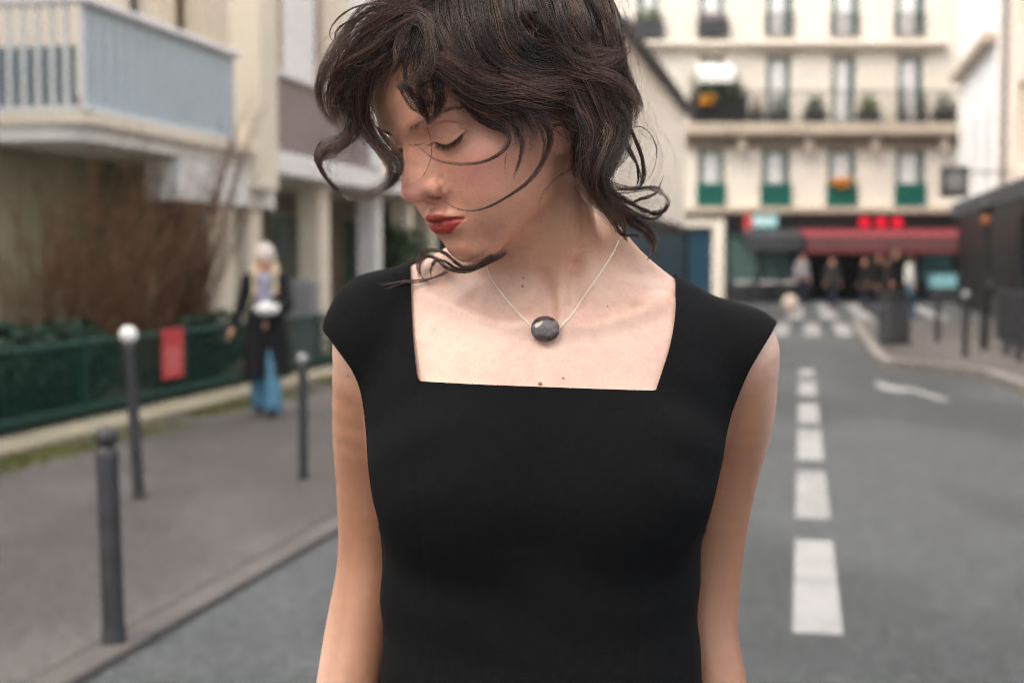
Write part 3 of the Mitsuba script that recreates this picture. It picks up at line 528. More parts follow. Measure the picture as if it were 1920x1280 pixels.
# lash line / mouth line in head space (abs x)
def head(q,fine=True):
    """q: points in head space (mm). signed distance."""
    q=np.array(q,np.float32); q[...,0]=np.abs(q[...,0])
    p=q
    d=ell(p,(0,3,38),(72,93,89))
    d=smin(d,ell(p,(0,-25,20),(70,66,72)),20)
    # face block
    d=smin(d,ell(p,(0,45,-20),(50,40.5,62)),22)
    # jaw
    jaw=cap(p,(39,17,-51),(12,66,-77.5),11,12)
    jaw=smin(jaw,cap(p,(39,17,-51),(54,2,-8),10.5,12),18)
    d=smin(d,jaw,26)
    d=smin(d,ell(p,(0,68,-75.5),(18,17.5,16.8)),16)
    # cheek
    d=smin(d,ell(p,(41,55,-8),(21,23,17)),20)
    d=smin(d,ell(p,(31,56,-36),(21,26,30)),22)
    d=smin(d,cap(p,(50,44,-4),(60,12,-2),9,9),24)
    d=smin(d,ell(p,(38,36,-28),(20,26,30)),22)
    # forehead / brow
    d=smin(d,ell(p,(0,60,58),(56,36,30)),24)
    d=smin(d,chain(p,[((6,87,30),8),((24,85,34),8.5),((44,73,33),7)]),14)
    # orbit
    d=smax(d,-ell(p,(30,97,15),(18.5,12,12.5),rot('z',-12)),14)
    # globe with lids
    g=ell(p,(33,71.5,16.5),(17,14.4,15))
    d=smin(d,g,5)
    # tear trough softening
    # nose
    n=chain(p,[((0,86,22),6.5),((0,95.5,8),5.6),((0,105,-9),6.6),((0,108.6,-17.5),8.1)],5)
    n=smin(n,chain(p,[((5,82,12),5.6),((7.2,90,-6),7.0),((6.5,97,-17),7.6)],6),9)
    n=smin(n,ell(p,(14.6,91,-20.0),(6.8,9.5,8.0),rot('z',16)),4.5)
    n=smin(n,chain(p,[((0,106,-21),5.2),((0,94,-28),4.6)]),5)
    d=smin(d,n,9)
    d=smax(d,-ell(p,(7.3,96.0,-28.0),(3.6,7.0,4.6),rot('z',18)),2.2)
    # alar crease
    # mouth mound
    d=smin(d,ell(p,(0,68.5,-51),(30,22,21)),14)
    ul=chain(p,[((0,92.4,-44.8),4.6),((4.5,92.6,-44.0),4.9),((13,89.0,-45.8),4.2),((25,82.5,-49.4),2.0)])
    ll=chain(p,[((0,88.0,-56.0),7.6),((8,86.8,-55.6),7.2),((16,85.2,-53.6),4.8),((25,82,-50.4),2.2)])
    d=smin(d,ul,4.0); d=smin(d,ll,4.0)
    d=smax(d,-cap(p,(0,100.2,-32),(0,98.8,-39),2.4,2.2),5)      # philtrum
    d=smax(d,-ell(p,(0,93.5,-66.5),(15,7,5)),9)                   # sublabial
    # corner dimple
    # ear
    R=rot('z',-20)@rot('x',-14)
    c=np.array([70,-12,0.])
    e=ell(p,c,(4.8,17,30),R)
    e=smax(e,-ell(p,c+np.array([6,2,3]),(6,10,19),R),4)
    e=smin(e,chain(p,[((64,6,8),3),((69,4,-4),3.2),((68,-1,-14),3.4),((66,-1,-22),4.6)]),5)
    e=smin(e,ell(p,(66.5,-4,-24),(4,8,8)),4)
    d=smin(d,e,5)
    if fine:
        d=smax(d,-chain(p,[(a,2.3-min(a[0],14)*.07) for a in MOUTH],.5),2.4)
        d=smax(d,-chain(p,[(a,.9) for a in CREASE],.5),3.0)
        d=smax(d,-chain(p,[(a,.9) for a in ALAR],.5),5.0)
        d=smin(d,chain(p,[(a+np.array([0,-.6,1.0]),1.5) for a in LASH],.5),1.6)     # lid margin
        d=smax(d,-chain(p,[(a+np.array([0,.1,-1.2]),.9) for a in LASH],.5),1.6)
    return d
def surf(xz):
    xz=np.asarray(xz,float); y=np.full(len(xz),125.)
    for _ in range(26): y-=head(np.c_[xz[:,0],y,xz[:,1]],False)*.9
    return np.c_[xz[:,0],y,xz[:,1]]
def onsurf(pts,n=4): return surf(poly(pts,n))
LASH=onsurf([(17,14.2),(22,14.9),(27.5,14.4),(32,12.6),(36,11.4),(40,11.1),(44,12),(47.5,13.7),(50.3,16.2)])
CREASE=onsurf([(18,20),(23,24.5),(29,27),(36,28.4),(43,28.4),(48,26),(51,21.5)])
MOUTH=onsurf([(0,-49.6),(5,-48.0),(10,-48.2),(16,-48.8),(22,-49.6),(26.5,-50.4)])
ALAR=onsurf([(21.0,-14),(22.4,-18.5),(21.2,-23),(17.5,-27)])
BROW=onsurf([(13,30),(20,30.5),(30,32.5),(40,35),(48,37.5),(53,37.3),(57.5,34.5)])

NOTCH=C(1036,600,1226)
LA=[(703,618,1280,37),(691,800,1308,32.5),(695,920,1328,31),(692,1050,1336,28.8),(673,1175,1324,30),(653,1290,1302,29),(628,1420,1275,25)]
RA=[(1378,668,1280,38),(1380,775,1296,34),(1356,885,1318,32),(1338,1000,1330,29.5),(1330,1100,1332,27.6),(1328,1192,1324,27),(1347,1300,1306,27),(1372,1420,1280,23)]
TOR=np.array([[470,1036,95,45,1300],[510,1034,135,54,1298],[545,1032,235,64,1295],[590,1030,300,78,1292],[640,1029,325,90,1290],[720,1027,338,101,1288],[800,1024,336,108,1286],[900,1016,313,109,1286],[1000,1014,290,102,1288],[1100,1013,286,96,1290],[1200,1014,286,94,1292],[1300,1016,293,100,1294],[1420,1018,330,108,1296]],float)
def arms(p,grow=0):
    sh=p.shape[:-1]; p=p.reshape(-1,3); d=np.full(len(p),150,np.float32)
    for A,m in ((LA,p[:,0]<-45),(RA,p[:,0]>105)):
        if not m.any(): continue
        Q=poly([tuple(C(a,b,c))+(r,) for a,b,c,r in A],4); d[m]=chain(p[m],[(v[:3],v[3]+grow) for v in Q],3)
    return d.reshape(sh)
def armk(p):
    z=p[...,2]; t=np.clip((z+96)/(70),0,1)
    return (4+18*t*t*(3-2*t)).astype(np.float32)
def torso(p,grow=0):
    z=p[...,2]; zt=(640-TOR[:,0])*TOR[:,4]/F; o=np.argsort(zt)
    it=lambda v: np.interp(z,zt[o],v[o]).astype(np.float32)
    from scipy.interpolate import PchipInterpolator
    it=lambda v: PchipInterpolator(zt[o],v[o])(np.clip(z,zt.min(),zt.max())).astype(np.float32)
    cx=it((TOR[:,1]-960)*TOR[:,4]/F);a=it(TOR[:,2]*TOR[:,4]/F)+grow;b=it(TOR[:,3])+grow;cy=it(TOR[:,4])
    n=2.35
    q=((np.abs(p[...,0]-cx)/a)**n+(np.abs(p[...,1]-cy)/b)**n+1e-9)**(1/n)
    d=(q-1)*b
    d=smax(smax(d,z-zt.max(),12),zt.min()-z,12)
    for s in (-1,1):   # bust
        d=smin(d,ell(p,C(1020+s*150,905,1222),(66+grow,46+grow,62+grow)),40)
    return d
def body(p,fine=True):
    """p camera-frame mm"""
    p=p.astype(np.float32)
    d=torso(p)
    d=smin(d,cap(p,C(1085,520,1300),C(1378,655,1284),28,29),20)
    d=smin(d,cap(p,C(975,500,1300),C(705,585,1284),28,30),20)
    d=smin(d,arms(p),armk(p))
    # neck
    d=smin(d,cap(p,C(1036,600,1296),h2c((0,-16,-25)),55,50),26)
    d=smin(d,cap(p,h2c((0,34,-62)),C(1034,480,1282),14,34),26)   # under the chin
    # trapezius slope
    d=smin(d,cap(p,C(1110,450,1310),C(1235,575,1300),26,20),30)
    d=smin(d,cap(p,C(960,430,1310),C(850,535,1300),28,22),30)
    if fine:
        for ch,k in RIDGES: d=smin(d,chain(p,ch,6),k)
        for ch,k in FURROWS: d=smax(d,-chain(p,ch,6),k)
    return d
def full(p,fine=True):
    p=np.asarray(p,np.float32)
    sh=p.shape; p=p.reshape(-1,3)
    out=np.empty(len(p),np.float32)
    for i in range(0,len(p),400000):
        q=p[i:i+400000]; d=body(q,fine)
        hq=((q-HT)@HM).astype(np.float32)
        m=(np.abs(hq[:,0])<110)&(hq[:,1]>-130)&(hq[:,1]<150)&(hq[:,2]>-130)&(hq[:,2]<160)
        if m.any():
            d[m]=smin(d[m],head(hq[m],fine),14)
        out[i:i+400000]=d
    return out.reshape(sh[:-1])

def raycast(pts,fn=None,t0=1040.):
    fn=fn or (lambda p: full(p,False))
    D=np.array([[x-960,F,640-y] for x,y in pts],float);D/=np.linalg.norm(D,axis=1)[:,None]
    t=np.full(len(D),t0)
    for _ in range(45): t+=np.clip(fn(D*t[:,None])*.85,-3,40)
    return D*t[:,None]
def onbody(rows,n=3):
    """rows of (px,py,offset into the body, radius)"""
    Q=poly(rows,n); P=raycast(Q[:,:2]); P=P*(1+Q[:,2]/np.linalg.norm(P,axis=1))[:,None]
    return [(p,r) for p,r in zip(P,Q[:,3])]
def nets(fn,lo,hi,h):
    ax=[np.arange(a,b+h,h,dtype=np.float32) for a,b in zip(lo,hi)]
    n=[len(a) for a in ax]
    G=np.stack(np.meshgrid(*ax,indexing='ij'),-1)
    # coarse narrow band
    s=4
    c=fn(G[::s,::s,::s]); near=np.abs(c)<h*s*2.2
    V=np.repeat(np.repeat(np.repeat(c,s,0),s,1),s,2)[:n[0],:n[1],:n[2]].copy()
    from scipy.ndimage import binary_dilation
    near=binary_dilation(near,iterations=1)
    N=np.repeat(np.repeat(np.repeat(near,s,0),s,1),s,2)[:n[0],:n[1],:n[2]]
    V[N]=fn(G[N])
    ins=V<0
    cnt=np.zeros([k-1 for k in n],np.int8);acc=np.zeros([k-1 for k in n]+[3],np.float32)
    sl=lambda o:tuple(slice(o[i],n[i]-1+o[i]) for i in range(3))
    tot=sum(ins[sl((a,b,e))].astype(np.int8) for a in(0,1) for b in(0,1) for e in(0,1))
    act=(tot>0)&(tot<8); I=np.argwhere(act)
    idx=-np.ones(act.shape,np.int64); idx[act]=np.arange(len(I))
    P=np.zeros((len(I),3));K=np.zeros(len(I))
    cor=[(a,b,e) for a in(0,1) for b in(0,1) for e in(0,1)]
    for a in cor:
        for k in range(3):
            if a[k]==0:
                b=list(a);b[k]=1
                va=V[I[:,0]+a[0],I[:,1]+a[1],I[:,2]+a[2]];vb=V[I[:,0]+b[0],I[:,1]+b[1],I[:,2]+b[2]]
                m=(va<0)!=(vb<0);t=np.where(m,va/np.where(m,va-vb,1),0)
                q=np.array(a,float)[None]+t[:,None]*(np.array(b)-np.array(a))
                P[m]+=q[m];K[m]+=1
    P=(I+P/K[:,None])*h+np.array([a[0] for a in ax])
    Fc=[]
    for k in range(3):
        i,j=[(1,2),(2,0),(0,1)][k]
        a=ins[tuple(slice(0,n[m]-1) if m==k else slice(1,n[m]-1) for m in range(3))]
        b=ins[tuple(slice(1,n[m]) if m==k else slice(1,n[m]-1) for m in range(3))]
        E=np.argwhere(a!=b); fl=a[a!=b]
        off=np.array([0 if m==k else 1 for m in range(3)]);E=E+off
        def at(di,dj):
            e=E.copy();e[:,i]-=di;e[:,j]-=dj
            return idx[e[:,0],e[:,1],e[:,2]]
        q=np.stack([at(1,1),at(0,1),at(0,0),at(1,0)],1)
        q[~fl]=q[~fl][:,::-1]
        Fc.append(q)
    Q=np.vstack(Fc);Q=Q[(Q>=0).all(1)]
    return P,np.vstack([Q[:,[0,1,2]],Q[:,[0,2,3]]])
RIDGES=[];FURROWS=[]
RIDGES=[(onbody([(1066,350,9,9),(1062,440,7,9.5),(1053,530,5,8),(1047,590,3,6)]),9),
 (onbody([(1060,612,4,6),(1120,606,4,6),(1190,590,4,5.5),(1245,566,5,5.5)]),12),
 (onbody([(1012,612,4,6),(950,602,4,6),(880,585,5,5.5),(800,560,5,5.5)]),12)]
FURROWS=[(onbody([(1031,592,-1,3.2),(1027,560,-1.5,3.5),(1016,520,-3,4)]),9),
 (onbody([(1083,500,-3,4),(1085,560,-3,5)]),12),
 
 (onbody([(1100,588,-4,5),(1180,566,-4,5)]),12),(onbody([(960,584,-4,5),(890,560,-5,5)]),14)]
def grad(fn,p,e=.15):
    k=np.array([[1,-1,-1],[-1,-1,1],[-1,1,-1],[1,1,1]],float)
    vals=fn(np.concatenate([p+e*v for v in k])).reshape(4,-1)
    return (k[:,None,:]*vals[...,None]).sum(0)/(4*e)
def project(fn,p,it=2,lim=1.5):
    for _ in range(it):
        d=fn(p);g=grad(fn,p);s=d/np.maximum((g*g).sum(1),.2)
        p=p-np.clip(s,-lim,lim)[:,None]*g
    return p

# ---------------------------------------------------------------- background people
def fsdf(joints):
    def fn(p):
        q = p.reshape(-1, 3).astype(np.float32); d = None
        for ch, k in joints:
            e = chain(q, ch, k); d = e if d is None else smin(d, e, k)
        return d.reshape(p.shape[:-1])
    return fn
def nmesh(fn, lo, hi, h):
    P, f = nets(fn, lo, hi, h); P = project(fn, P, 1, h); return trimesh.Trimesh(P, f, process=False)
def figure(label, base, yaw, H, coat, legs, hair, coat_len=.5, hat=None, arm_l=None, arm_r=None, stride=.12, hs=16, flare=0.0, jacket_open=None, hold=None, group=None):
    """a clothed standing or walking person, about H metres tall, facing local -y; millimetres inside"""
    k = thing('person', label, 'person', group); s = H / 1.70
    M = frame(base, yaw); M[:3, :3] *= s / 1000
    A = lambda *v: np.array(v, float)
    hipz, st_ = 900, stride * 1000
    hip = {1: A(85, 0, hipz), -1: A(-85, 0, hipz)}; knee = {1: A(80, -st_ * .6 - 15, 490), -1: A(-80, st_ * .25 - 20, 490)}; ank = {1: A(75, -st_, 80), -1: A(-75, st_, 95)}
    sh = {1: A(170, 10, 1390), -1: A(-170, 10, 1390)}
    el = {1: A(235, 30, 1110), -1: A(-235, 30, 1110)}; wr = {1: A(250, -40, 880), -1: A(-250, -40, 880)}
    if arm_l: el[1], wr[1] = A(*arm_l[0]), A(*arm_l[1])
    if arm_r: el[-1], wr[-1] = A(*arm_r[0]), A(*arm_r[1])
    skin = [([(A(0, 0, 1580), 92), (A(0, -14, 1520), 76)], 40), ([(A(0, -40, 1480), 38), (A(0, -20, 1500), 60)], 30), ([(A(0, -95, 1560), 12), (A(0, -103, 1532), 15)], 14), ([(A(0, 10, 1510), 50), (A(0, 15, 1380), 60)], 40),
            ([(A(0, 10, 1330), 120), (A(0, 0, 1130), 105), (A(0, 0, 930), 130)], 50)]
    for i in (1, -1):
        skin += [([(sh[i], 55), (el[i], 38), (wr[i], 26)], 20), ([(hip[i], 85), (knee[i], 55), (ank[i], 36)], 30), ([(ank[i] - A(0, -30, 40), 34), (ank[i] - A(0, 120, 52), 26)], 20)]
        hd = wr[i] - el[i]; hd /= np.linalg.norm(hd); side = np.cross(hd, A(0, 1, 0)); side /= np.linalg.norm(side) + 1e-9
        skin.append(([(wr[i], 24), (wr[i] + hd * 70, 30)], 12))
        for j in range(4): skin.append(([(wr[i] + hd * 80 + A(0, 16 * (j - 1.5), 0), 11), (wr[i] + hd * (140 + 8 * (j in (1, 2))) + A(0, 14 * (j - 1.5) - 12, 0), 9)], 5))
        skin.append(([(wr[i] + hd * 30 + A(0, -24, 0), 12), (wr[i] + hd * 90 + A(0, -48, 0), 9)], 6))
    lo, hi = (-420, -480, 0), (420, 420, 1700)
    part(k, 'body', moved(nmesh(fsdf(skin), lo, hi, hs), M), 'm_skinfar', True)
    for i in (1, -1): part(k, 'eye', moved(ball([i * 33, -88, 1572], 9, 1), M), 'm_dark', True)
    lg = []
    for i in (1, -1): lg.append(([(hip[i], 105), (knee[i], 72), (ank[i] + A(0, 0, 10), 56 + flare)], 20))
    part(k, 'trousers', moved(nmesh(fsdf(lg), (-420, -480, 30), (420, 420, 1060), hs), M), legs, True)
    top = [([(A(0, 12, 1350), 135), (A(0, 5, 1130), 125), (A(0, 0, 1050 - coat_len * 120), 150)], 60), ([(sh[1], 70), (A(0, 20, 1420), 70), (sh[-1], 70)], 30)]
    z1 = 1000 - coat_len * 900
    if coat_len > .1: top += [([(A(-60, 0, 1000), 140), (A(-100, 0, z1), 150)], 60), ([(A(60, 0, 1000), 140), (A(100, 0, z1), 150)], 60)]
    for i in (1, -1):
        top.append(([(sh[i], 72), (el[i], 58), (el[i] + (wr[i] - el[i]) * .9, 46)], 25))
    tf = fsdf(top); zc = z1 - 20 if coat_len > .1 else 880
    tf2 = tf if not jacket_open else (lambda p: smax(tf(p), -cap(p.astype(np.float32), A(10, -190, 1330), A(15, -200, 300), 48, 105), 12))
    part(k, 'coat', moved(nmesh(lambda p: smax(tf2(p), (zc - p[..., 2]).astype(np.float32), 10), lo, hi, hs), M), coat, True)
    for i in (1, -1): part(k, 'shoe', moved(nmesh(fsdf([([(ank[i] - A(0, -35, 38), 42), (ank[i] - A(0, 60, 46), 40), (ank[i] - A(0, 135, 52), 32)], 15)]), (-200, -480, 0), (200, 420, 200), hs * .8), M), 'm_dark', True)
    hr = [([(A(0, 22, 1600), 98), (A(0, 45, 1540), 88)], 30)]
    if hair[1] > .1: hr += [([(A(75, 25, 1560), 48), (A(95, -10, 1460), 50), (A(90, -60, 1540 - hair[1] * 300), 42)], 25), ([(A(-75, 25, 1560), 48), (A(-95, -10, 1460), 50), (A(-90, -60, 1540 - hair[1] * 300), 42)], 25)]
    part(k, 'hair', moved(nmesh(fsdf(hr), (-250, -250, 1150), (250, 250, 1750), hs * .8), M), hair[0], True)
    if hat: part(k, 'beanie', moved(nmesh(fsdf([([(A(0, 6, 1630), 108), (A(0, 10, 1650), 104)], 20)] + [([(A(0, 6, 1690), 70), (A(0, 10, 1725), 50)], 20)]), (-250, -250, 1480), (250, 250, 1850), hs * .8), M), hat, True)
    if jacket_open: part(k, 'jumper', moved(nmesh(fsdf([([(A(0, -45, 1380), 92), (A(0, -55, 1150), 95)], 30)]), (-250, -250, 950), (250, 250, 1500), hs), M), jacket_open, True)
    return k, M
pr('m_skinfar', (.52, .27, .19), .55)
for nm, c in (('coatblack', (.013, .013, .016)), ('jeans', (.085, .22, .34)), ('blonde', (.62, .50, .36)), ('beanie', (.62, .55, .52)), ('jumper', (.30, .30, .40)), ('navy', (.03, .035, .06)), ('greytop', (.36, .35, .40)), ('offwhite', (.66, .66, .66)), ('brownhair', (.05, .03, .022)), ('charcoal', (.04, .04, .043)), ('khaki', (.07, .065, .05))):
    pr('m_' + nm, mottled(c, .2, 9), .85)
wb = ground(500, 776, .058)
wk, wM = figure('walking woman in a long black coat, pale beanie and flared blue jeans', wb, .05, 1.50, 'm_coatblack', 'm_jeans', ('m_blonde', .95), .66, 'm_beanie',
    arm_l=((225, -10, 1130), (70, -190, 1105)), arm_r=((-255, 40, 1110), (-330, -40, 900)), stride=.10, hs=11, flare=46, jacket_open='m_jumper')
q = thing('paper_parcel', 'crumpled white paper held in the walking woman\'s bent arm', 'parcel')
pm = trimesh.creation.icosphere(3, 1.0); pm.vertices *= np.array([125, 60, 62]) * (1 + .25 * (meshkit.noise(pm.vertices * 2.2)[:, None] - .5)); pm.apply_translation([40, -262, 1095]); part(q, 'wrapping', moved(pm, wM), 'm_white', 40)
part(q, 'open_end', moved(ball([150, -262, 1105], 42, 2, (.5, 1, 1)), wM), 'm_curtain', True)
GP = 'people in front of the cafe'
def at(px, Y): return np.array([(px - 960) / FOC * Y, Y, .03])
figure('person in a pale grey top at the left end of the red awning', at(1503, 46), .4, 1.65, 'm_greytop', 'm_navy', ('m_brownhair', 0), .0, stride=.05, group=GP)
figure('person in dark clothes with a bare face visible under the middle of the awning', at(1560, 42), -.1, 1.52, 'm_charcoal', 'm_navy', ('m_brownhair', 0), .2, group=GP)
figure('dark clothed person left of the huddle, turned to the right', at(1622, 41), -1.2, 1.52, 'm_coatblack', 'm_navy', ('m_brownhair', .3), .3, group=GP)
figure('tall person in a black coat in the middle of the huddle by the cafe', at(1645, 37), 1.1, 1.62, 'm_coatblack', 'm_navy', ('m_brownhair', 0), .45, group=GP)
figure('person in a black coat at the right of the huddle, head raised above the others', at(1677, 37), .8, 1.73, 'm_coatblack', 'm_coatblack', ('m_brownhair', 0), .45, group=GP)
figure('person in a white jacket and blue jeans right of the huddle', at(1706, 36), 1.5, 1.56, 'm_offwhite', 'm_jeans', ('m_khaki', .2), .1, stride=.14, group=GP)
figure('person in a charcoal coat half hidden behind the huddle', at(1664, 41), .2, 1.50, 'm_charcoal', 'm_navy', ('m_brownhair', .3), .35, group=GP)

# ---------------------------------------------------------------- the woman in the black dress
# modelled in millimetres in the frame (right, away from the lens, up) and then stood in the street
SUB = np.eye(4); SUB[:3, 0], SUB[:3, 1], SUB[:3, 2], SUB[:3, 3] = RT, FW, UP, CAM
def tow(p): return np.asarray(p) / 1000 @ SUB[:3, :3].T + CAM
def tomesh(P, f): return trimesh.Trimesh(tow(P), f, process=False)
from trimesh.remesh import subdivide
P, f = nets(full, (-190, 1080, -400), (250, 1420, 330), 3.0)
cen = c2h(P[f].mean(1)); P, f = subdivide(P, f, face_index=np.where((cen[:, 1] > 0) & (cen[:, 2] > -110) & (cen[:, 2] < 60) & (np.abs(cen[:, 0]) < 80))[0]); P = project(full, P, 2)
cen = c2h(P[f].mean(1)); P, f = subdivide(P, f, face_index=np.where((cen[:, 1] > 62) & (cen[:, 2] < 34) & (cen[:, 2] > -72) & (np.abs(cen[:, 0]) < 56))[0]); P = project(full, P, 2)
Nn = grad(full, P); Nn /= np.linalg.norm(Nn, axis=1, keepdims=True)
# skin colour: lips, blush, nose and eyelids in head space; arms a little more tanned
q = c2h(P); ax, z = np.abs(q[:, 0]), q[:, 2]; col = np.tile(np.array([.60, .412, .342]), (len(P), 1))
def sst(a, b, x): t = np.clip((x - a) / (b - a), 0, 1); return t * t * (3 - 2 * t)
def tint(w, c): global col; col = col * (1 - w[:, None]) + np.array(c) * w[:, None]
front = q[:, 1] > 55
armw = sst(20, 60, np.minimum(np.abs(P[:, 0] - C(690, 900, 1290)[0]), np.abs(P[:, 0] - C(1360, 850, 1290)[0]))); armw = (1 - armw) * sst(20, -60, P[:, 2])
tint(.95 * armw, (.285, .137, .08))
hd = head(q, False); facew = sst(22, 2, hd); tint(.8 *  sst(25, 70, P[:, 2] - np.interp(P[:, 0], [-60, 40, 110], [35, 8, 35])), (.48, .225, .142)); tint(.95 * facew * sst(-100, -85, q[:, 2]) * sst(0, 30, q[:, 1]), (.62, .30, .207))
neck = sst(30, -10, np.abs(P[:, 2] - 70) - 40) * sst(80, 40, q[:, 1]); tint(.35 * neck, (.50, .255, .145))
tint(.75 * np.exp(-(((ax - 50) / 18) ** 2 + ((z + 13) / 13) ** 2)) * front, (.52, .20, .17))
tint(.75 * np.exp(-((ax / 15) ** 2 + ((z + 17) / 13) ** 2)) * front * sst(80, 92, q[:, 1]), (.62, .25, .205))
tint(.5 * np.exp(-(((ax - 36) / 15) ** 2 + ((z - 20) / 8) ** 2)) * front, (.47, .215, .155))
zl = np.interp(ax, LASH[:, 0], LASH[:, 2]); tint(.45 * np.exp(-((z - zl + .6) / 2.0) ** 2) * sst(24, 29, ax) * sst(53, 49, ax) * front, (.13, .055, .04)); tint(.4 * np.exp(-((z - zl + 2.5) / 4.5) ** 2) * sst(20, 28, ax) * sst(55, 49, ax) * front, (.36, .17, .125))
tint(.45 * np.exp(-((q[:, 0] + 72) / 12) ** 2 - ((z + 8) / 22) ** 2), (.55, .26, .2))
up = np.interp(ax, [0, 1.5, 4, 8, 12, 20, 27, 28.5], [-42.2, -41.9, -41.0, -41.6, -43.1, -47, -50.2, -51]); lo_ = np.interp(ax, [0, 5, 9, 13, 21, 27, 28.5], [-62.3, -62.0, -60.8, -58.6, -54.6, -50.9, -50.6])
lip = sst(-.7, .7, up - z) * sst(-.7, .7, z - lo_) * front * (ax < 28.4) * (q[:, 1] > 70)
lv = meshkit.noise(np.c_[q[:, 0] * 1.1, q[:, 2] * .25, q[:, 1] * .2])
col = col * (1 - lip[:, None]) + lip[:, None] * (np.array([.33, .036, .030]) * (.85 + .3 * lv[:, None]))
dark = np.exp(-((z - np.interp(ax, [0, 5, 10, 16, 22, 26.5], [-49.6, -48, -48.2, -48.8, -49.6, -50.4])) / .9) ** 2) * front * (ax < 26) * (q[:, 1] > 70)
tint(.8 * dark, (.10, .012, .012))
nost = np.exp(-(((ax - 7.5) / 3.2) ** 2 + ((q[:, 2] + 29) / 2.6) ** 2)) * (q[:, 1] > 88); tint(.75 * nost, (.10, .03, .02))
ll_ = np.min(np.linalg.norm(np.c_[ax, q[:, 1], z][:, None] - LASH[None, 6::3], axis=2), 1) if False else None
scalp = np.maximum(sst(78, 88, q[:, 2]), sst(20, 8, q[:, 1]) * sst(28, 40, q[:, 2])); scalp = np.maximum(scalp, sst(-24, -34, q[:, 1]) * sst(-58, -48, q[:, 2])) * (P[:, 2] > 60)
tint(.95 * scalp, (.02, .013, .011))
mo = meshkit.fbm(P / 8.0, 3); col = col * (.94 + .12 * mo)[:, None]; rd = meshkit.fbm(P / 14.0 + 40, 3); col[:, 1:] *= (1.05 - .1 * rd)[:, None]
col *= (1 - .16 * sst(.74, .9, meshkit.noise(P / 1.5)) * (.4 + .6 * (hd < 3)))[:, None]
def skinbump(p, n, uv): return fbm(p.x * 900, p.y * 900, p.z * 900, 2) * .6 + fbm(p.x * 160, p.y * 160, p.z * 160, 2) * .4
def blotch(p, n, uv):
    return .03 + .12 * smoothstep(.52, .92, noise(p.x * 620, p.y * 620, p.z * 620)) + .09 * smoothstep(.45, .8, fbm(p.x * 130, p.y * 130, p.z * 130, 2)) +   .10 * smoothstep(.86, .95, noise(p.x * 330 + 7, p.y * 330, p.z * 330))
SK = {'type': 'principled', 'base_color': {'type': 'mesh_attribute', 'name': 'vertex_color'}, 'roughness': .38, 'specular': .42}
material('m_skin', {'type': 'twosided', 'b': {'type': 'bumpmap', 'tex': proc(skinbump, 2e-4), 'scale': .0003, 'bsdf': {'type': 'blendbsdf', 'weight': proc(blotch), 'a': SK, 'b': {'type': 'principled', 'base_color': P3((.30, .115, .075)), 'roughness': .45, 'specular': .4}}}})
WOMAN = thing('person', 'dark haired woman in a sleeveless black square-necked dress looking down over her shoulder', 'person')
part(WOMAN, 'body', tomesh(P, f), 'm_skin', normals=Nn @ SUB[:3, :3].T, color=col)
# moles
pr('m_mole', (.29, .13, .085), .6)
for px, py, r in ((982, 521, 1.0), (980, 537, 1.3), (1139, 575, .9), (1013, 720, 1.9), (1056, 709, 1.1), (653, 704, 1.3), (889, 413, .6)):
    c = raycast([(px, py)], full)[0]; part(WOMAN, 'mole', trimesh.Trimesh(tow(ball(c, r, 2, (1, .35, 1)).vertices), ball(c, r, 2).faces, process=False), 'm_mole', True)
# eyebrows and lashes, hair by hair
pr('m_brow', (.085, .05, .036), .6, .25); pr('m_lash', (.022, .013, .010), .6, .2)
def hairs(paths, r0, r1, sides=3):
    ms = []
    for p in paths: ms.append(tube(tow(p), np.linspace(r0, r1, len(p)) / 1000, sides, False))
    return cat(*ms)
hr = np.random.default_rng(3)
for sgn in (-1, 1):
    bp = onsurf([(13, 31), (20, 31.6), (30, 33), (40, 35.2), (48, 37.3), (53, 37), (58, 33.5)], 8); bw = np.interp(np.linspace(0, 1, len(bp)), [0, .15, .6, 1], [3.0, 3.9, 2.9, .8]); L = []
    for i in range(190):
        t = hr.uniform(0, .98) * (len(bp) - 1); k = int(t); p0 = bp[k] + (bp[min(k + 1, len(bp) - 1)] - bp[k]) * (t - k); tg = bp[min(k + 2, len(bp) - 1)] - bp[max(k - 1, 0)]; tg /= np.linalg.norm(tg)
        o = hr.normal(0, .5) * bw[k]; d = tg * 1.0 + np.array([0, 0, .55 - .5 * t / len(bp) - o * .15]); d /= np.linalg.norm(d); ln = hr.uniform(4, 7) * (1 if t > 4 else .7)
        b0 = np.array([p0[0], 0, p0[2] + o]); L += [b0 + d * ln * u for u in (0, .5, 1)]
    y = surf(np.array(L)[:, [0, 2]]); y[:, 1] += np.tile([.05, .55, .5], len(y) // 3); y[:, 0] *= sgn; L = h2c(y).reshape(-1, 3, 3)
    part(WOMAN, 'eyebrow', hairs(L, .10, .04), 'm_brow', True)
    L = []
    for i in range(150):
        t = hr.uniform(.20, .99) * (len(LASH) - 1); k = int(t); p0 = LASH[k] + (LASH[min(k + 1, len(LASH) - 1)] - LASH[k]) * (t - k) + [0, .7, .2]; u = t / len(LASH)
        d = np.array([.25 + 1.0 * (u - .45), .85, -1.15]) + hr.normal(0, .09, 3); d /= np.linalg.norm(d); ln = hr.uniform(5.0, 9.0) * (.75 + .5 * u)
        y = np.array([p0 + d * ln * v + np.array([0, .1, .9]) * ln * .28 * v * v for v in (0, .35, .7, 1)]); y[:, 0] *= sgn; L.append(h2c(y))
    lr = LASH.copy(); lr[:, 1] += .35; lr[:, 2] -= .3; lr[:, 0] *= sgn
    m = hairs(L, .13, .03)
    part(WOMAN, 'eyelashes', m, 'm_lash', True)

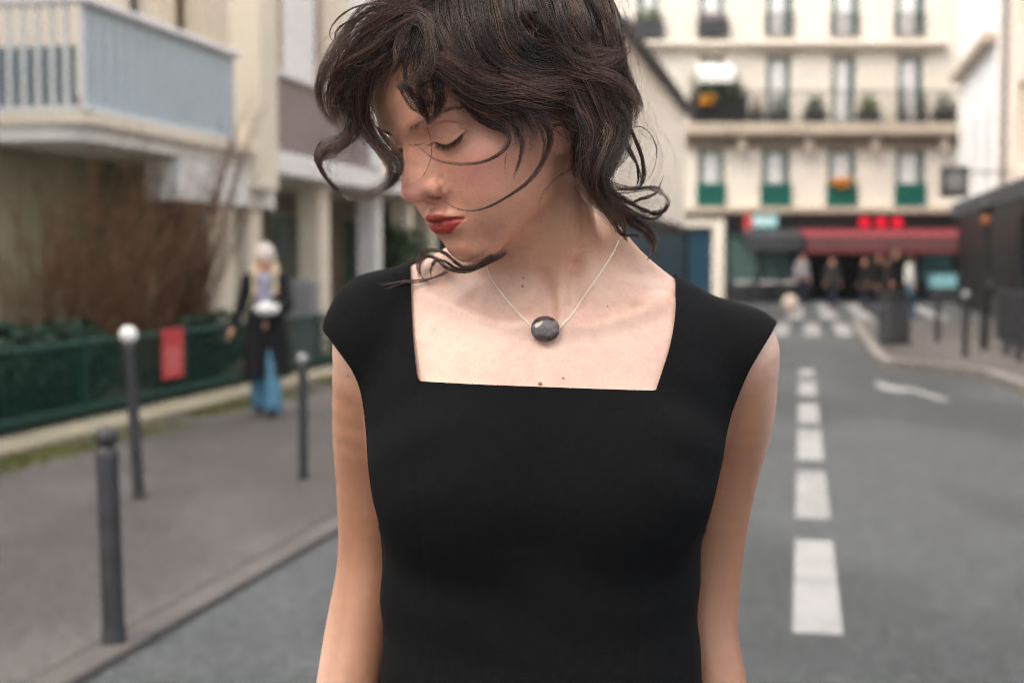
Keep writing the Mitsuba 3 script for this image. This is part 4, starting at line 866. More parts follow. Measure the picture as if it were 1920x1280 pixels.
# ---------------------------------------------------------------- dress
def dress_sdf(p):
    sh = p.shape; p = p.reshape(-1, 3).astype(np.float32)
    g = 4.4
    d = torso(p, g); d = smin(d, smax(arms(p, g), C(0, 930, 1300)[2] - p[:, 2], 4), armk(p))
    d = smin(d, cap(p, C(1085, 520, 1300), C(1378, 655, 1284), 28 + g, 29 + g), 20); d = smin(d, cap(p, C(975, 500, 1300), C(705, 585, 1284), 28 + g, 30 + g), 20)
    d = smin(d, chain(p, [(C(1310, 618, 1290), 26), (C(1392, 660, 1280), 36), (C(1413, 676, 1280), 37)], 10), 9); d = smin(d, chain(p, [(C(780, 570, 1290), 26), (C(712, 612, 1280), 35), (C(684, 640, 1280), 39.3)], 10), 10)
    d = smin(d, cap(p, C(1120, 530, 1310), C(1235, 575, 1300), 24, 22 + g), 30); d = smin(d, cap(p, C(930, 530, 1310), C(850, 535, 1300), 24, 24 + g), 30)
    x, z = p[:, 0], p[:, 2]
    # soft drag lines: from the armholes over the bust, and across the waist
    for sx, x0 in ((1, 1375), (-1, 690)):
        u = (x - C(x0, 800, 1260)[0]) * sx; v = z - C(x0, 790, 1260)[2]; a = (u * .55 + v * .84); w = np.exp(-((u + 45) / 45) ** 2 - ((v + 5) / 55) ** 2); d = d - 1.5 * np.sin(a / 7.5 + .6 * np.sin(u / 19)) * w
    w = sst(1020, 1230, 640 - z * F / 1200) ; d = d - 1.0 * np.sin(z / 11 + x / 60 + 1.5 * np.sin(x / 45)) * np.exp(-((z + 245) / 60) ** 2)
    d = d - .8 * (meshkit.noise(np.c_[x / 38, z / 60, p[:, 1] / 60]) - .5) * 2
    for px, k in ((783, 1), (1222, 1)):     # princess seams
        xs = C(px, 900, 1215)[0] + np.interp(z, [-330, -160, -60, 40], [18 if px < 1000 else -18, 4 if px < 1000 else -4, 0, 0]); d = d + .7 * np.exp(-((x - xs) / 1.3) ** 2) * (p[:, 1] < 1290) * (z < -35)
    return d.reshape(sh[:-1])
for jog in [.35, 0, .7, 1.05, 1.4, 1.75, 2.1, 2.5]:         # a grid position at which the surface comes out watertight
    P, f = nets(dress_sdf, (-200 + jog, 1060 + jog * .7, -400 + jog * .4), (260, 1440, 100), 3.0)
    dm = manifold3d.Manifold(manifold3d.Mesh(vert_properties=project(dress_sdf, P, 1).astype(np.float32), tri_verts=f.astype(np.uint32)))
    if dm.num_tri() > 1000: break
def prism(pts, d, y0=1000, y1=1500, n=5):
    q = np.array([C(x, y, d)[[0, 2]] for x, y in pts]); cs = manifold3d.CrossSection([q])
    if cs.area() <= 0: cs = manifold3d.CrossSection([q[::-1]])
    return manifold3d.Manifold.extrude(cs, y1 - y0).transform(np.array([[1, 0, 0, 0], [0, 0, -1, y1], [0, 1, 0, 0]], float))
def curve(pts, n=6): return [tuple(v) for v in poly(pts, n)]
necks = [(740, 380), (760, 500)] + curve([(762, 515), (765, 560), (772, 630), (781, 698)]) + [(784, 709), (789, 713.5)] + curve([(797, 714.5), (900, 719), (1010, 723), (1120, 727), (1222, 730.5)]) + [(1226.5, 729)] + curve([(1236, 705), (1256, 650), (1270, 595), (1279, 540)]) + [(1284, 520), (1310, 380)]
rarm = [(1520, 560)] + curve([(1452, 611), (1425, 647), (1400, 687), (1385, 722), (1371, 760), (1361, 795), (1346, 845), (1332, 895), (1319, 940), (1310, 985)]) + [(1520, 986)]
larm = [(520, 540)] + curve([(599, 600), (604, 618), (622, 638), (645, 667), (664, 695), (677, 728), (685, 770), (691, 815), (698, 860), (707, 920), (716, 955), (720, 985)]) + [(520, 986)]

dm = dm - prism(necks, 1212) - prism(rarm, 1262) - prism(larm, 1262)
mm = dm.to_mesh(); dv, df = np.array(mm.vert_properties[:, :3], float), np.array(mm.tri_verts)
def weave(p, n, uv):
    u = p.x * 1500; v = p.z * 1500
    return dr.sin(u + v + 3 * noise(p.x * 120, p.z * 120)) * .18 + noise(p.x * 1100, p.y * 1100, p.z * 1100) * .5 + noise(p.x * 350, p.y * 350, p.z * 350) * .7
def cloth(p, n, uv):
    g = noise(p.x * 800, p.y * 800, p.z * 800) * .6 + noise(p.x * 220, p.y * 220, p.z * 220) * .4
    return mix((.0036, .0039, .0046), (.0072, .0077, .0088), g)
pr('m_dress', proc(cloth), .9, .09, bump=proc(weave, 2e-4), bs=.0003, sheen=.12, sheen_tint=.2)
part(WOMAN, 'dress', tomesh(dv, df), 'm_dress', 38)
# skirt, legs and shoes, below the frame
sk = TOR[-1]; cx, hw, dp, cy = (sk[1] - 960) * sk[4] / F, sk[2] * sk[4] / F + 3, sk[3] + 3, sk[4]; ang = np.arange(40) * 2 * np.pi / 40; rows_ = []
for zz, a, b in ((-366, hw - 4, dp - 4), (-420, hw + 12, dp + 8), (-500, hw + 22, dp + 14), (-700, hw + 8, dp), (-900, hw - 8, dp - 10), (-902, hw - 14, dp - 16)): rows_.append(np.c_[cx + a * np.cos(ang), cy + b * np.sin(ang), ang * 0 + zz])
sv = np.vstack(rows_); i, j = np.meshgrid(np.arange(len(rows_) - 1), np.arange(40), indexing='ij'); qd = np.stack([i * 40 + j, i * 40 + (j + 1) % 40, (i + 1) * 40 + (j + 1) % 40, (i + 1) * 40 + j], -1).reshape(-1, 4)
part(WOMAN, 'skirt', tomesh(sv, np.vstack([qd[:, [0, 1, 2]], qd[:, [0, 2, 3]]])), 'm_dress', True)
zg = -CAMH * 1000 * math.cos(PITCH)
for sx in (-80, 80):
    yo = 1300 + (CAMH * 1000 + zg) * 0; part(WOMAN, 'leg', trimesh.Trimesh(tow(tube([[cx + sx, 1300, -760], [cx + sx, 1290, -960], [cx + sx, 1310, -1150], [cx + sx, 1330 + 50, zg + 20 - 73]], [70, 52, 50, 32], 14).vertices), tube([[0, 0, 0], [0, 0, 1], [0, 0, 2], [0, 0, 3]], [1, 1, 1, 1], 14).faces, process=False), 'm_skinfar', True)
    gz = CAM + FW * 1.36 + RT * (cx + sx) / 1000; part(WOMAN, 'shoe', cat(box(gz[0] - .04, gz[0] + .04, gz[1] - .17, gz[1] + .06, .0, .03, .012), ball([gz[0], gz[1] - .06, .045], .05, 2, (.85, 2.1, .8))), 'm_dark', 40)

# ---------------------------------------------------------------- necklace
bodydress = full
cl = raycast(curve([(1160, 452), (1148, 476), (1125, 512), (1095, 556), (1070, 592), (1047, 618)], 6), full); cr = raycast(curve([(913, 486), (914, 503), (926, 530), (950, 562), (975, 590), (998, 613)], 6), full)
off = lambda Q, r: Q - np.array([0, r, 0])
NK = thing('necklace', 'thin pale cord necklace with a round smoky stone hanging at her collarbones', 'necklace')
pr('m_cord', mottled((.72, .64, .52), .15, 60), .45, .5)
back_r = raycast([(1160, 452)], full)[0]
for Q in (cl, cr): part(NK, 'cord', tube(tow(off(Q, .9)), .0008, 7), 'm_cord', True)
pc = raycast([(1022, 617)], full)[0]
pm = trimesh.creation.icosphere(4, 1.0); pm.vertices = np.sign(pm.vertices) * np.abs(pm.vertices) ** np.array([.95, .9, .95]); pm.apply_scale([12.0, 5.2, 11.4]); pm.apply_transform(trimesh.transformations.rotation_matrix(-.28, [1, 0, 0])); pm.apply_translation(pc - [0, 5.8, 0])
def stone(p, n, uv):
    t = fbm(p.x * 160, p.y * 160, p.z * 260, 3); zz = smoothstep(-.0106, -.0078, (p.z - float(tow(pc)[2])))
    return mix((.20, .062, .012), mix((.020, .013, .011), (.070, .052, .046), smoothstep(.35, .65, t)), zz)
pr('m_stone_pendant', proc(stone), .08, .6, clearcoat=1.0, clearcoat_gloss=.97)
part(NK, 'stone', trimesh.Trimesh(tow(pm.vertices), pm.faces, process=False), 'm_stone_pendant', True)
pr('m_metal', (.75, .72, .68), .25, .5, metallic=1.0)
for e in (cl[-1], cr[-1]): part(NK, 'end_bead', trimesh.Trimesh(tow(ball(e - [0, 3.2, 0], 1.3, 2).vertices), ball(e, 1, 2).faces, process=False), 'm_metal', True)

# ---------------------------------------------------------------- hair: every lock a sheaf of fine strands along a guide curve
def near_depth(Q, lift):
    """points in the frame for pixels Q: where the ray meets the head grown by lift, or passes nearest to it"""
    D = np.c_[Q[:, 0] - 960, np.full(len(Q), F), 640 - Q[:, 1]]; D /= np.linalg.norm(D, axis=1)[:, None]
    t = np.full(len(D), 1040.0); best = np.full(len(D), 1e9); tb = t.copy()
    for _ in range(46):
        d = full(D * t[:, None], False) - lift
        m = d < best - .01; tb = np.where(m, t, tb); best = np.where(m, d, best)
        t = np.where(d < .3, t, t + np.clip(d * .75, 1.5, 40))
    return D * tb[:, None]
Z1 = lambda x, y: (580 + .4375 * x, .4375 * y)
LOCKS = []
def lock(n, w, lift, pts, tone=.5, wave=1.0, rad=.155, strag=.06, flat=.45):
    LOCKS.append(dict(n=n, w=np.array(w) * .235, lift=lift, pts=np.array(pts, float), tone=tone, wave=wave, rad=rad, strag=strag, flat=flat))
# crown, falling from beyond the top of the frame and sweeping towards the back
for n, w, lift, pts, tone in (
    (170, (40, 46, 34), 20, [(690, -190), (680, -20), (690, 100), (720, 200), (780, 280), (880, 322), (980, 325), (1080, 335)], 0.29),
    (170, (40, 46, 34), 22, [(760, -200), (750, -20), (760, 100), (790, 200), (850, 270), (950, 300), (1060, 290), (1150, 300)], 0.23),
    (170, (40, 46, 34), 24, [(830, -200), (830, -20), (850, 100), (880, 180), (950, 240), (1050, 265), (1150, 290), (1250, 312)], 0.16),
    (170, (40, 46, 34), 26, [(900, -200), (910, -20), (930, 90), (970, 170), (1050, 220), (1130, 270), (1230, 300), (1320, 335)], 0.16),
    (150, (36, 40, 30), 20, [(630, -190), (610, -20), (620, 100), (650, 200), (700, 270), (780, 320), (860, 350)], 0.33),
    (150, (34, 36, 28), 20, [(580, -160), (545, -20), (545, 80), (570, 160), (610, 240), (680, 300), (760, 350)], 0.33),
    (150, (40, 40, 30), 27, [(960, -200), (980, 20), (1010, 120), (1060, 190), (1130, 240), (1210, 262)], 0.20),
    (150, (40, 42, 30), 28, [(1010, -190), (1060, 0), (1090, 110), (1130, 190), (1200, 240), (1290, 290)], 0.23),
    (150, (38, 40, 30), 30, [(1060, -190), (1130, -10), (1170, 100), (1210, 190), (1270, 270), (1340, 340)], 0.26),
    (150, (38, 38, 26), 32, [(1110, -190), (1200, -20), (1250, 90), (1285, 190), (1320, 290), (1370, 390)], 0.29),
    (140, (34, 34, 22), 34, [(1150, -170), (1240, -30), (1290, 80), (1315, 190), (1340, 300), (1385, 400), (1400, 480), (1385, 560)], 0.33),
    (90, (20, 18, 10), 38, [(1190, -150), (1275, -20), (1315, 90), (1335, 180), (1338, 250), (1330, 300)], 0.36),
): lock(n, w, lift, pts, tone)
# layered sweeps across the side of the head
for n, w, lift, pts, tone in (
    (150, (26, 34, 22), 26, [(560, 225), (620, 262), (700, 312), (800, 342), (900, 352), (1000, 362), (1100, 352), (1200, 362), (1300, 402), (1362, 470)], .62),
    (150, (26, 34, 24), 24, [(545, 255), (620, 312), (720, 362), (820, 392), (920, 396), (1020, 385), (1120, 402), (1220, 442), (1300, 530)], .5),
    (150, (24, 32, 24), 21, [(560, 295), (650, 352), (740, 402), (830, 422), (930, 432), (1030, 422), (1130, 452), (1205, 520), (1235, 620)], .45),
    (120, (24, 30, 18), 18, [(610, 335), (690, 392), (770, 424), (870, 430), (970, 446), (1060, 462), (1140, 488), (1200, 570), (1190, 660)], .4),
    (120, (24, 26, 10), 19, [(640, 372), (720, 422), (800, 442), (880, 472), (935, 520), (952, 590), (930, 665)], .4),
    (90, (20, 22, 8), 15, [(660, 402), (740, 452), (815, 482), (872, 520), (890, 580), (880, 650)], .35),
    (110, (24, 26, 16), 22, [(880, 415), (970, 436), (1040, 452), (1110, 466), (1180, 520), (1200, 600)], .45),
    (110, (20, 26, 10), 46, [(1040, 170), (1085, 205), (1150, 240), (1230, 258), (1300, 250), (1350, 228), (1384, 200)], .62),
    (100, (20, 24, 8), 42, [(1010, 230), (1085, 285), (1170, 315), (1260, 328), (1340, 362), (1390, 405), (1428, 452)], .6),
    (90, (14, 16, 8), 34, [(820, 300), (900, 330), (980, 345), (1060, 372), (1130, 370), (1200, 390)], .75),
    (80, (12, 14, 8), 34, [(690, 300), (760, 350), (840, 365), (920, 372), (1000, 398), (1080, 420)], .75),
    (70, (10, 14, 6), 34, [(900, 400), (960, 392), (1040, 400), (1120, 430), (1180, 480), (1220, 560)], .8),
): lock(n, w, lift, pts, tone)
# the back, behind the ear down to the nape
for n, w, lift, pts, tone in (
    (150, (36, 42, 14), 30, [(1180, 180), (1240, 300), (1300, 410), (1345, 510), (1330, 620), (1285, 720), (1300, 810)], .4),
    (150, (36, 44, 14), 26, [(1120, 220), (1200, 340), (1255, 460), (1285, 560), (1262, 660), (1245, 760), (1292, 860), (1332, 950)], .35),
    (150, (34, 42, 14), 22, [(1080, 260), (1140, 350), (1190, 460), (1215, 560), (1205, 660), (1215, 760), (1265, 870), (1312, 960), (1335, 1012)], .3),
    (140, (30, 36, 14), 16, [(1090, 360), (1140, 450), (1175, 540), (1165, 640), (1178, 735), (1228, 830), (1290, 925), (1325, 1000)], .25),
    (120, (24, 30, 12), 10, [(1150, 520), (1148, 600), (1145, 680), (1165, 760), (1215, 840), (1275, 915), (1318, 990)], .2),
    (120, (26, 34, 18), 26, [(1300, 380), (1340, 460), (1352, 550), (1340, 640), (1300, 700), (1270, 780), (1290, 850)], .4),
    (120, (26, 34, 16), 20, [(1230, 520), (1260, 620), (1240, 700), (1230, 780), (1270, 860), (1340, 900), (1400, 925)], .35),
    (70, (16, 14, 5), 24, [(1360, 520), (1395, 600), (1425, 680), (1430, 750), (1415, 800), (1380, 830)], .45),
    (60, (14, 10, 4), 24, [(1330, 560), (1370, 640), (1400, 700), (1412, 770), (1395, 830)], .4),
    (14, (4, 3, 2), 26, [(1385, 545), (1420, 545), (1462, 575), (1488, 640), (1480, 710), (1450, 770), (1405, 800)], .45),
    (60, (16, 12, 4), 24, [(1230, 770), (1300, 830), (1370, 870), (1430, 905), (1490, 912), (1530, 890), (1534, 850), (1500, 815)], .55),
    (40, (14, 10, 4), 24, [(1250, 780), (1330, 812), (1410, 812), (1470, 808), (1515, 830), (1530, 862)], .7),
    (80, (18, 16, 7), 20, [(1290, 850), (1340, 900), (1400, 950), (1455, 985), (1482, 1030), (1480, 1080), (1448, 1112)], .5),
    (50, (14, 10, 4), 20, [(1300, 840), (1370, 900), (1430, 930), (1490, 935), (1520, 900), (1525, 860)], .5),
    (40, (14, 10, 5), 18, [(1300, 930), (1335, 1000), (1390, 1010), (1430, 1018)], .45),
    (40, (12, 9, 4), 18, [(1320, 900), (1345, 960), (1350, 1015), (1370, 1040)], .35),
    (26, (10, 8, 4), 22, [(1380, 870), (1420, 850), (1480, 835), (1500, 800), (1525, 745)], .7),
    (60, (16, 14, 5), 18, [(1310, 880), (1370, 950), (1440, 1000), (1468, 1050), (1462, 1100), (1440, 1118)], .4),
): lock(n, w, lift, pts, tone)
# fringe blown to the left
for n, w, lift, pts, tone in (
    (150, (30, 36, 12), 24, [(660, -170), (560, -50), (480, 0), (400, 25), (320, 65), (250, 130), (180, 210), (125, 300), (95, 400), (105, 490), (150, 560), (200, 592)], .5),
    (150, (30, 40, 12), 22, [(630, -150), (525, -30), (430, 22), (340, 66), (272, 132), (222, 222), (192, 320), (182, 420), (200, 520), (240, 592), (292, 655)], .4),
    (150, (30, 38, 6), 20, [(610, -130), (505, -5), (420, 52), (350, 112), (290, 202), (245, 302), (220, 402), (222, 500), (258, 580), (315, 650), (352, 720), (340, 785), (270, 830), (200, 850), (130, 846)], .45),
    (140, (26, 30, 10), 16, [(600, -110), (505, 20), (430, 82), (370, 152), (312, 232), (262, 322), (235, 420), (240, 520), (268, 590), (318, 640)], .25),
    (120, (24, 30, 8), 26, [(540, -110), (430, -20), (330, 15), (240, 60), (172, 132), (112, 222), (64, 312), (44, 392), (62, 472), (112, 545), (172, 592)], .6),
    (110, (24, 34, 14), 20, [(400, 110), (320, 170), (250, 250), (190, 340), (150, 430), (160, 520), (200, 580)], .3),
    (100, (22, 26, 10), 22, [(330, 200), (260, 260), (200, 300), (140, 350), (110, 420), (120, 500), (165, 560)], .55),
    (58, (22, 22, 8), 24, [(190, 420), (185, 510), (165, 580), (110, 622), (55, 642), (32, 668), (45, 715), (85, 780), (120, 838)], .5),
    (48, (20, 20, 8), 24, [(230, 510), (205, 585), (145, 640), (85, 662), (52, 695), (68, 745), (112, 805), (160, 842), (235, 846)], .5),
    (60, (20, 18, 6), 18, [(265, 500), (290, 590), (345, 660), (385, 715), (378, 765), (335, 805), (285, 822)], .3),
    (60, (16, 12, 4), 18, [(290, 540), (340, 610), (378, 660), (398, 715), (372, 770), (322, 800)], .35),
    (60, (14, 14, 6), 30, [(480, 10), (380, 45), (290, 90), (210, 150), (140, 240), (100, 330), (90, 420)], .75),
    (50, (10, 12, 5), 32, [(450, 70), (350, 130), (260, 205), (180, 250), (110, 300), (70, 350)], .75),
    (18, (8, 8, 4), 30, [(400, 30), (280, 20), (180, 40), (110, 90), (85, 150), (120, 200)], .75),
    (14, (6, 6, 3), 30, [(330, 60), (230, 70), (150, 100), (110, 150), (130, 195), (170, 190)], .75),
    (14, (8, 8, 4), 26, [(520, -60), (430, 0), (330, 0), (240, 25), (160, 80)], .75),
): lock(n, w, lift, pts, tone)
# curls on the forehead and over the brow
for n, w, lift, pts, tone in (
    (46, (30, 30, 12), 26, [(400, 75), (440, 62), (490, 92), (520, 150), (522, 225), (495, 300), (435, 348), (380, 366), (345, 372)], .3),
    (100, (24, 22, 6), 22, [(480, 40), (425, 105), (398, 170), (390, 230), (368, 290), (340, 335)], .5),
    (90, (22, 22, 5), 18, [(450, 70), (446, 150), (440, 230), (430, 310), (420, 360), (400, 385)], .3),
    (100, (22, 24, 8), 20, [(540, 60), (530, 160), (520, 250), (500, 320), (470, 370), (440, 392)], .3),
    (100, (20, 22, 3), 15, [(395, 345), (430, 392), (470, 440), (500, 490), (515, 545)], .3),
    (110, (22, 24, 3), 17, [(530, 250), (545, 330), (560, 400), (548, 470), (520, 538)], .35),
    (90, (20, 22, 3), 15, [(480, 300), (488, 380), (498, 450), (514, 525)], .25),
    (60, (14, 12, 3), 16, [(570, 290), (580, 360), (575, 430), (545, 490)], .45),
    (8, (6, 5, 2), 11, [(380, 320), (392, 400), (430, 458), (480, 490)], .4),
    (6, (5, 4, 2), 11, [(345, 300), (332, 345), (345, 380)], .4),
    (10, (8, 6, 2), 11, [(545, 360), (560, 430), (590, 470), (640, 470)], .4),
    (64, (20, 9, 1.6), 12, [(560, 285), (620, 360), (660, 430), (710, 498), (778, 540), (832, 562), (852, 595), (825, 648), (742, 692), (640, 702), (545, 686), (485, 645), (450, 612)], .45),
    (70, (16, 14, 3), 14, [(590, 320), (650, 400), (695, 470), (745, 515), (815, 532), (870, 560)], .4),
    (5, (2, 1.6, .6), 8, [(505, 540), (522, 610), (522, 680), (488, 756), (440, 792), (398, 808)], .35),
    (2, (1.4, 1.2, .6), 9, [(420, 622), (480, 618), (520, 590)], .4),
): lock(n, w, lift, pts, tone, strag=.03)
# lock in front of the ear and across the cheek, wisps at ear and neck
for n, w, lift, pts, tone in (
    (60, (24, 7, 1.2), 12, [(800, 420), (890, 436), (970, 470), (1022, 530), (1036, 600), (1012, 680), (950, 770), (862, 836), (772, 886), (692, 906), (620, 890), (562, 850)], .45),
    (36, (18, 7, 2.0), 13, [(800, 440), (880, 460), (955, 505), (1003, 570), (1008, 645), (980, 715), (925, 785)], .35),
    (34, (14, 10, 3), 9, [(840, 470), (890, 535), (908, 620), (895, 700), (868, 775)], .4),
    (14, (8, 6, 2), 8, [(880, 540), (912, 600), (915, 650), (885, 722)], .4),
    (22, (6, 5, 2), 10, [(1035, 540), (1078, 538), (1108, 566), (1125, 610), (1132, 690), (1150, 740)], .3),
    (8, (3, 3, 1), 10, [(1040, 548), (1075, 575), (1110, 605), (1128, 650)], .3),
    (4, (3, 3, 1), 6, [(1200, 690), (1130, 720), (1060, 760), (1000, 830), (985, 900), (1000, 970), (1030, 1010)], .6),
    (3, (2, 2, 1), 6, [(845, 650), (838, 720), (850, 790)], .5),
    # the lock curling over the shoulder on the left, below the chin
    (60, (14, 13, 4), 9, [(850, 1075), (790, 1112), (730, 1138), (655, 1166), (590, 1152), (545, 1112), (505, 1100), (474, 1128), (482, 1190), (534, 1226)], .5),
    (50, (14, 12, 4), 10, [(800, 1090), (740, 1132), (670, 1150), (618, 1118), (570, 1080), (512, 1074), (470, 1108), (464, 1160), (474, 1206)], .5),
    (40, (14, 10, 3), 8, [(780, 1120), (700, 1152), (630, 1150), (580, 1118), (540, 1120), (520, 1160), (530, 1210)], .4),
    (16, (10, 10, 5), 6, [(600, 1160), (540, 1190), (470, 1205), (400, 1208), (340, 1216), (288, 1220)], .65),
    (8, (8, 8, 6), 6, [(520, 1200), (440, 1210), (370, 1225), (310, 1245)], .65),
): lock(n, w, lift, pts, tone, strag=.04)
# fill of the blown fringe, the temple and the crown edge
for n, w, lift, pts, tone in (
    (120, (24, 32, 12), 17, [(560, -60), (470, 40), (390, 110), (312, 190), (240, 290), (200, 390), (192, 480), (222, 560), (276, 620)], .3),
    (110, (24, 30, 10), 19, [(520, -20), (430, 60), (340, 130), (262, 220), (205, 310), (172, 400), (170, 480), (205, 560), (262, 622)], .4),
    (100, (22, 28, 10), 23, [(470, 20), (380, 80), (290, 150), (215, 230), (155, 320), (130, 400), (135, 480), (170, 550), (225, 600)], .5),
    (90, (20, 26, 6), 24, [(420, 60), (330, 120), (240, 200), (165, 290), (110, 370), (85, 440), (100, 510), (140, 560)], .6),
    (90, (20, 26, 8), 16, [(420, 110), (340, 190), (275, 290), (240, 410), (245, 520), (280, 600), (325, 660)], .25),
    (90, (18, 22, 6), 20, [(560, 120), (590, 200), (640, 280), (700, 340), (770, 390), (840, 420), (900, 470)], .7),
    (130, (30, 36, 20), 14, [(1120, -150), (1175, -10), (1205, 100), (1225, 200), (1245, 310), (1280, 430)], .25),
    (130, (30, 36, 20), 22, [(1140, -160), (1205, -20), (1240, 90), (1262, 190), (1285, 300), (1315, 420), (1330, 520)], .3),
    (130, (30, 36, 20), 20, [(1090, -150), (1150, 0), (1190, 110), (1222, 220), (1262, 330), (1300, 450), (1300, 560)], .3),
    (120, (28, 34, 16), 28, [(1270, 150), (1300, 250), (1335, 350), (1365, 440), (1370, 520), (1345, 600)], .4),
    (110, (26, 34, 26), 12, [(1190, 330), (1245, 420), (1290, 520), (1300, 610), (1278, 690), (1262, 760)], .15),
    (110, (24, 32, 24), 20, [(1240, 340), (1290, 430), (1325, 520), (1322, 600), (1298, 680), (1280, 750)], .2),
    (110, (26, 30, 16), 30, [(1130, -190), (1215, -40), (1262, 60), (1290, 150), (1310, 240), (1330, 330), (1350, 430)], .45),
    (110, (24, 28, 14), 32, [(1160, -180), (1250, -40), (1292, 50), (1318, 140), (1330, 230), (1350, 320), (1380, 420), (1390, 520)], .5),
    (90, (18, 22, 8), 30, [(1210, -150), (1285, -10), (1318, 110), (1332, 220), (1362, 320), (1396, 410), (1408, 480), (1392, 550)], .6),
    (80, (18, 20, 8), 32, [(1270, 60), (1310, 180), (1350, 290), (1395, 380), (1418, 440), (1425, 500)], .6),
    (60, (14, 14, 6), 26, [(1340, 480), (1350, 570), (1325, 660), (1290, 740), (1285, 800), (1320, 860)], .45),
    (60, (14, 14, 5), 22, [(1320, 640), (1290, 720), (1260, 790), (1280, 850), (1330, 890), (1390, 940)], .5),
): lock(n, w, lift, pts, tone, strag=.1)
# flyaway hairs: single strands that leave their lock
fr_ = np.random.default_rng(29)
for L in list(LOCKS):
    if L['n'] < 50 or L['lift'] < 12: continue
    p = L['pts'] + fr_.normal(0, 1, 2) * 16 + np.cumsum(fr_.normal(0, 1, L['pts'].shape), 0) * 7
    if ((p[:, 0] > 300) & (p[:, 0] < 1080) & (p[:, 1] > 360 - .1 * (p[:, 0] - 300))).any(): continue
    lock(9, (36, 52, 74), L['lift'] + 3, list(p), .6, wave=3.6, rad=.09, strag=.35, flat=.9)
hr = np.random.default_rng(11)
flat_ = np.array([Z1(*p) for L in LOCKS for p in L['pts']]); lifts = np.concatenate([np.full(len(L['pts']), L['lift'], float) for L in LOCKS])
D3 = near_depth(flat_, lifts); at_ = 0
BASE_D, BASE_L = np.array([.0085, .0052, .0048]), np.array([.165, .083, .064])
def strands(path, outw, n, w, tone, wave, rad, strag, flat, seg):
    """n strands along path (m, 3) mm: vertices, faces, colours"""
    s = np.linspace(0, len(path) - 1, seg); k = np.minimum(s.astype(int), len(path) - 2); G = path[k] + (path[k + 1] - path[k]) * (s - k)[:, None]; O = outw[k]
    t = np.gradient(G, axis=0); t /= np.linalg.norm(t, axis=1)[:, None]; nb = O - (O * t).sum(1)[:, None] * t; nb /= np.linalg.norm(nb, axis=1)[:, None] + 1e-9; b = np.cross(t, nb)
    u = np.linspace(0, 1, seg)
    W = np.interp(u, [0, .5, 1], w)
    a = hr.uniform(0, 2 * np.pi, n); rr = np.sqrt(hr.uniform(0, 1, n)) * (1 + (hr.uniform(0, 1, n) < strag) * hr.uniform(.6, 2.0, n))
    sub = hr.integers(0, max(2, n // 8), n); ns = max(2, n // 8); sc = hr.normal(0, .62, (ns, 2)); sph = hr.uniform(0, 6.28, (ns, 2)); sfr = hr.uniform(.8, 2.2, (ns, 2)) * seg / 26; sam = hr.uniform(.2, 1, (ns, 2)) * wave            # strands gather in finer wisps
    ca = np.cos(a) * rr * .45 + sc[sub, 0]; cb = np.sin(a) * rr * .45 + sc[sub, 1]
    ph = hr.uniform(0, 6.28, (n, 2)); fr = hr.uniform(.6, 1.7, (n, 2)); am = hr.uniform(0, 1, (n, 2)) * wave * .8
    ph[:, 0] = ph[sub % n, 0] + hr.normal(0, .3, n); wv = lambda j: am[:, j:j + 1] * np.sin(ph[:, j:j + 1] + 6.28 * fr[:, j:j + 1] * u[None]) * (.25 + .75 * np.minimum(W / 4, 1.5))[None]
    wz = lambda j: sam[sub, j:j + 1] * np.sin(sph[sub, j:j + 1] + 6.28 * sfr[sub, j:j + 1] * u[None]) * (np.minimum(W / 5, 1.2) * np.minimum(u * 4, 1) * (1.6 + 3.2 * u ** 1.5))[None]
    te = hr.uniform(.72 if w[2] > .6 else .36, 1.0, n); ts = hr.uniform(0, .06, n); uu = ts[:, None] + (te - ts)[:, None] * u[None]; si = uu * (seg - 1); i0 = np.minimum(si.astype(int), seg - 2); fr_ = (si - i0)[..., None]
    g = lambda A: A[i0] + (A[i0 + 1] - A[i0]) * fr_
    Wk = np.interp(uu, u, W)
    p = g(G) + g(b) * ((ca[:, None] * Wk) + wv(0) + wz(0))[..., None] + g(nb) * ((cb[:, None] * Wk * flat) + wv(1) * .6 + wz(1) * .7)[..., None]
    R = (rad * hr.uniform(.7, 1.25, n))[:, None] * np.interp(u, [0, .75, 1], [1, .85, .18])[None]
    tt = np.gradient(p, axis=1); tt /= np.linalg.norm(tt, axis=2, keepdims=True) + 1e-9
    x = np.cross(tt, g(nb)); x /= np.linalg.norm(x, axis=2, keepdims=True) + 1e-9; y = np.cross(tt, x)
    ang = np.arange(3) * 2 * np.pi / 3
    nr = np.cos(ang)[None, None, :, None] * x[:, :, None] + np.sin(ang)[None, None, :, None] * y[:, :, None]
    v = p[:, :, None] + R[:, :, None, None] * nr
    ii, kk, jj = np.meshgrid(np.arange(n), np.arange(seg - 1), np.arange(3), indexing='ij'); o = (ii * seg + kk) * 3; j2 = (jj + 1) % 3
    q = np.stack([o + jj, o + j2, o + 3 + j2, o + 3 + jj], -1).reshape(-1, 4)
    tn = np.clip(tone * .95 + hr.normal(0, .10, n) + (hr.normal(0, .24, ns)[sub] if n > 12 else 0), 0, 1.2); c = BASE_D + (BASE_L - BASE_D) * tn[:, None] ** 1.15
    return v.reshape(-1, 3), np.vstack([q[:, [0, 1, 2]], q[:, [0, 2, 3]]]), np.repeat(c, seg * 3, 0), nr.reshape(-1, 3)
pr('m_hair', {'type': 'mesh_attribute', 'name': 'vertex_color'}, .34, .5, two=False)
HC = h2c((0, -5, 25))
def smooth_path(P, n):
    Q = poly(P, n); d = np.linalg.norm(Q, axis=1); k = np.ones(9) / 9; ds = np.convolve(np.pad(d, 4, mode='edge'), k, 'valid'); return Q * (ds / d)[:, None]
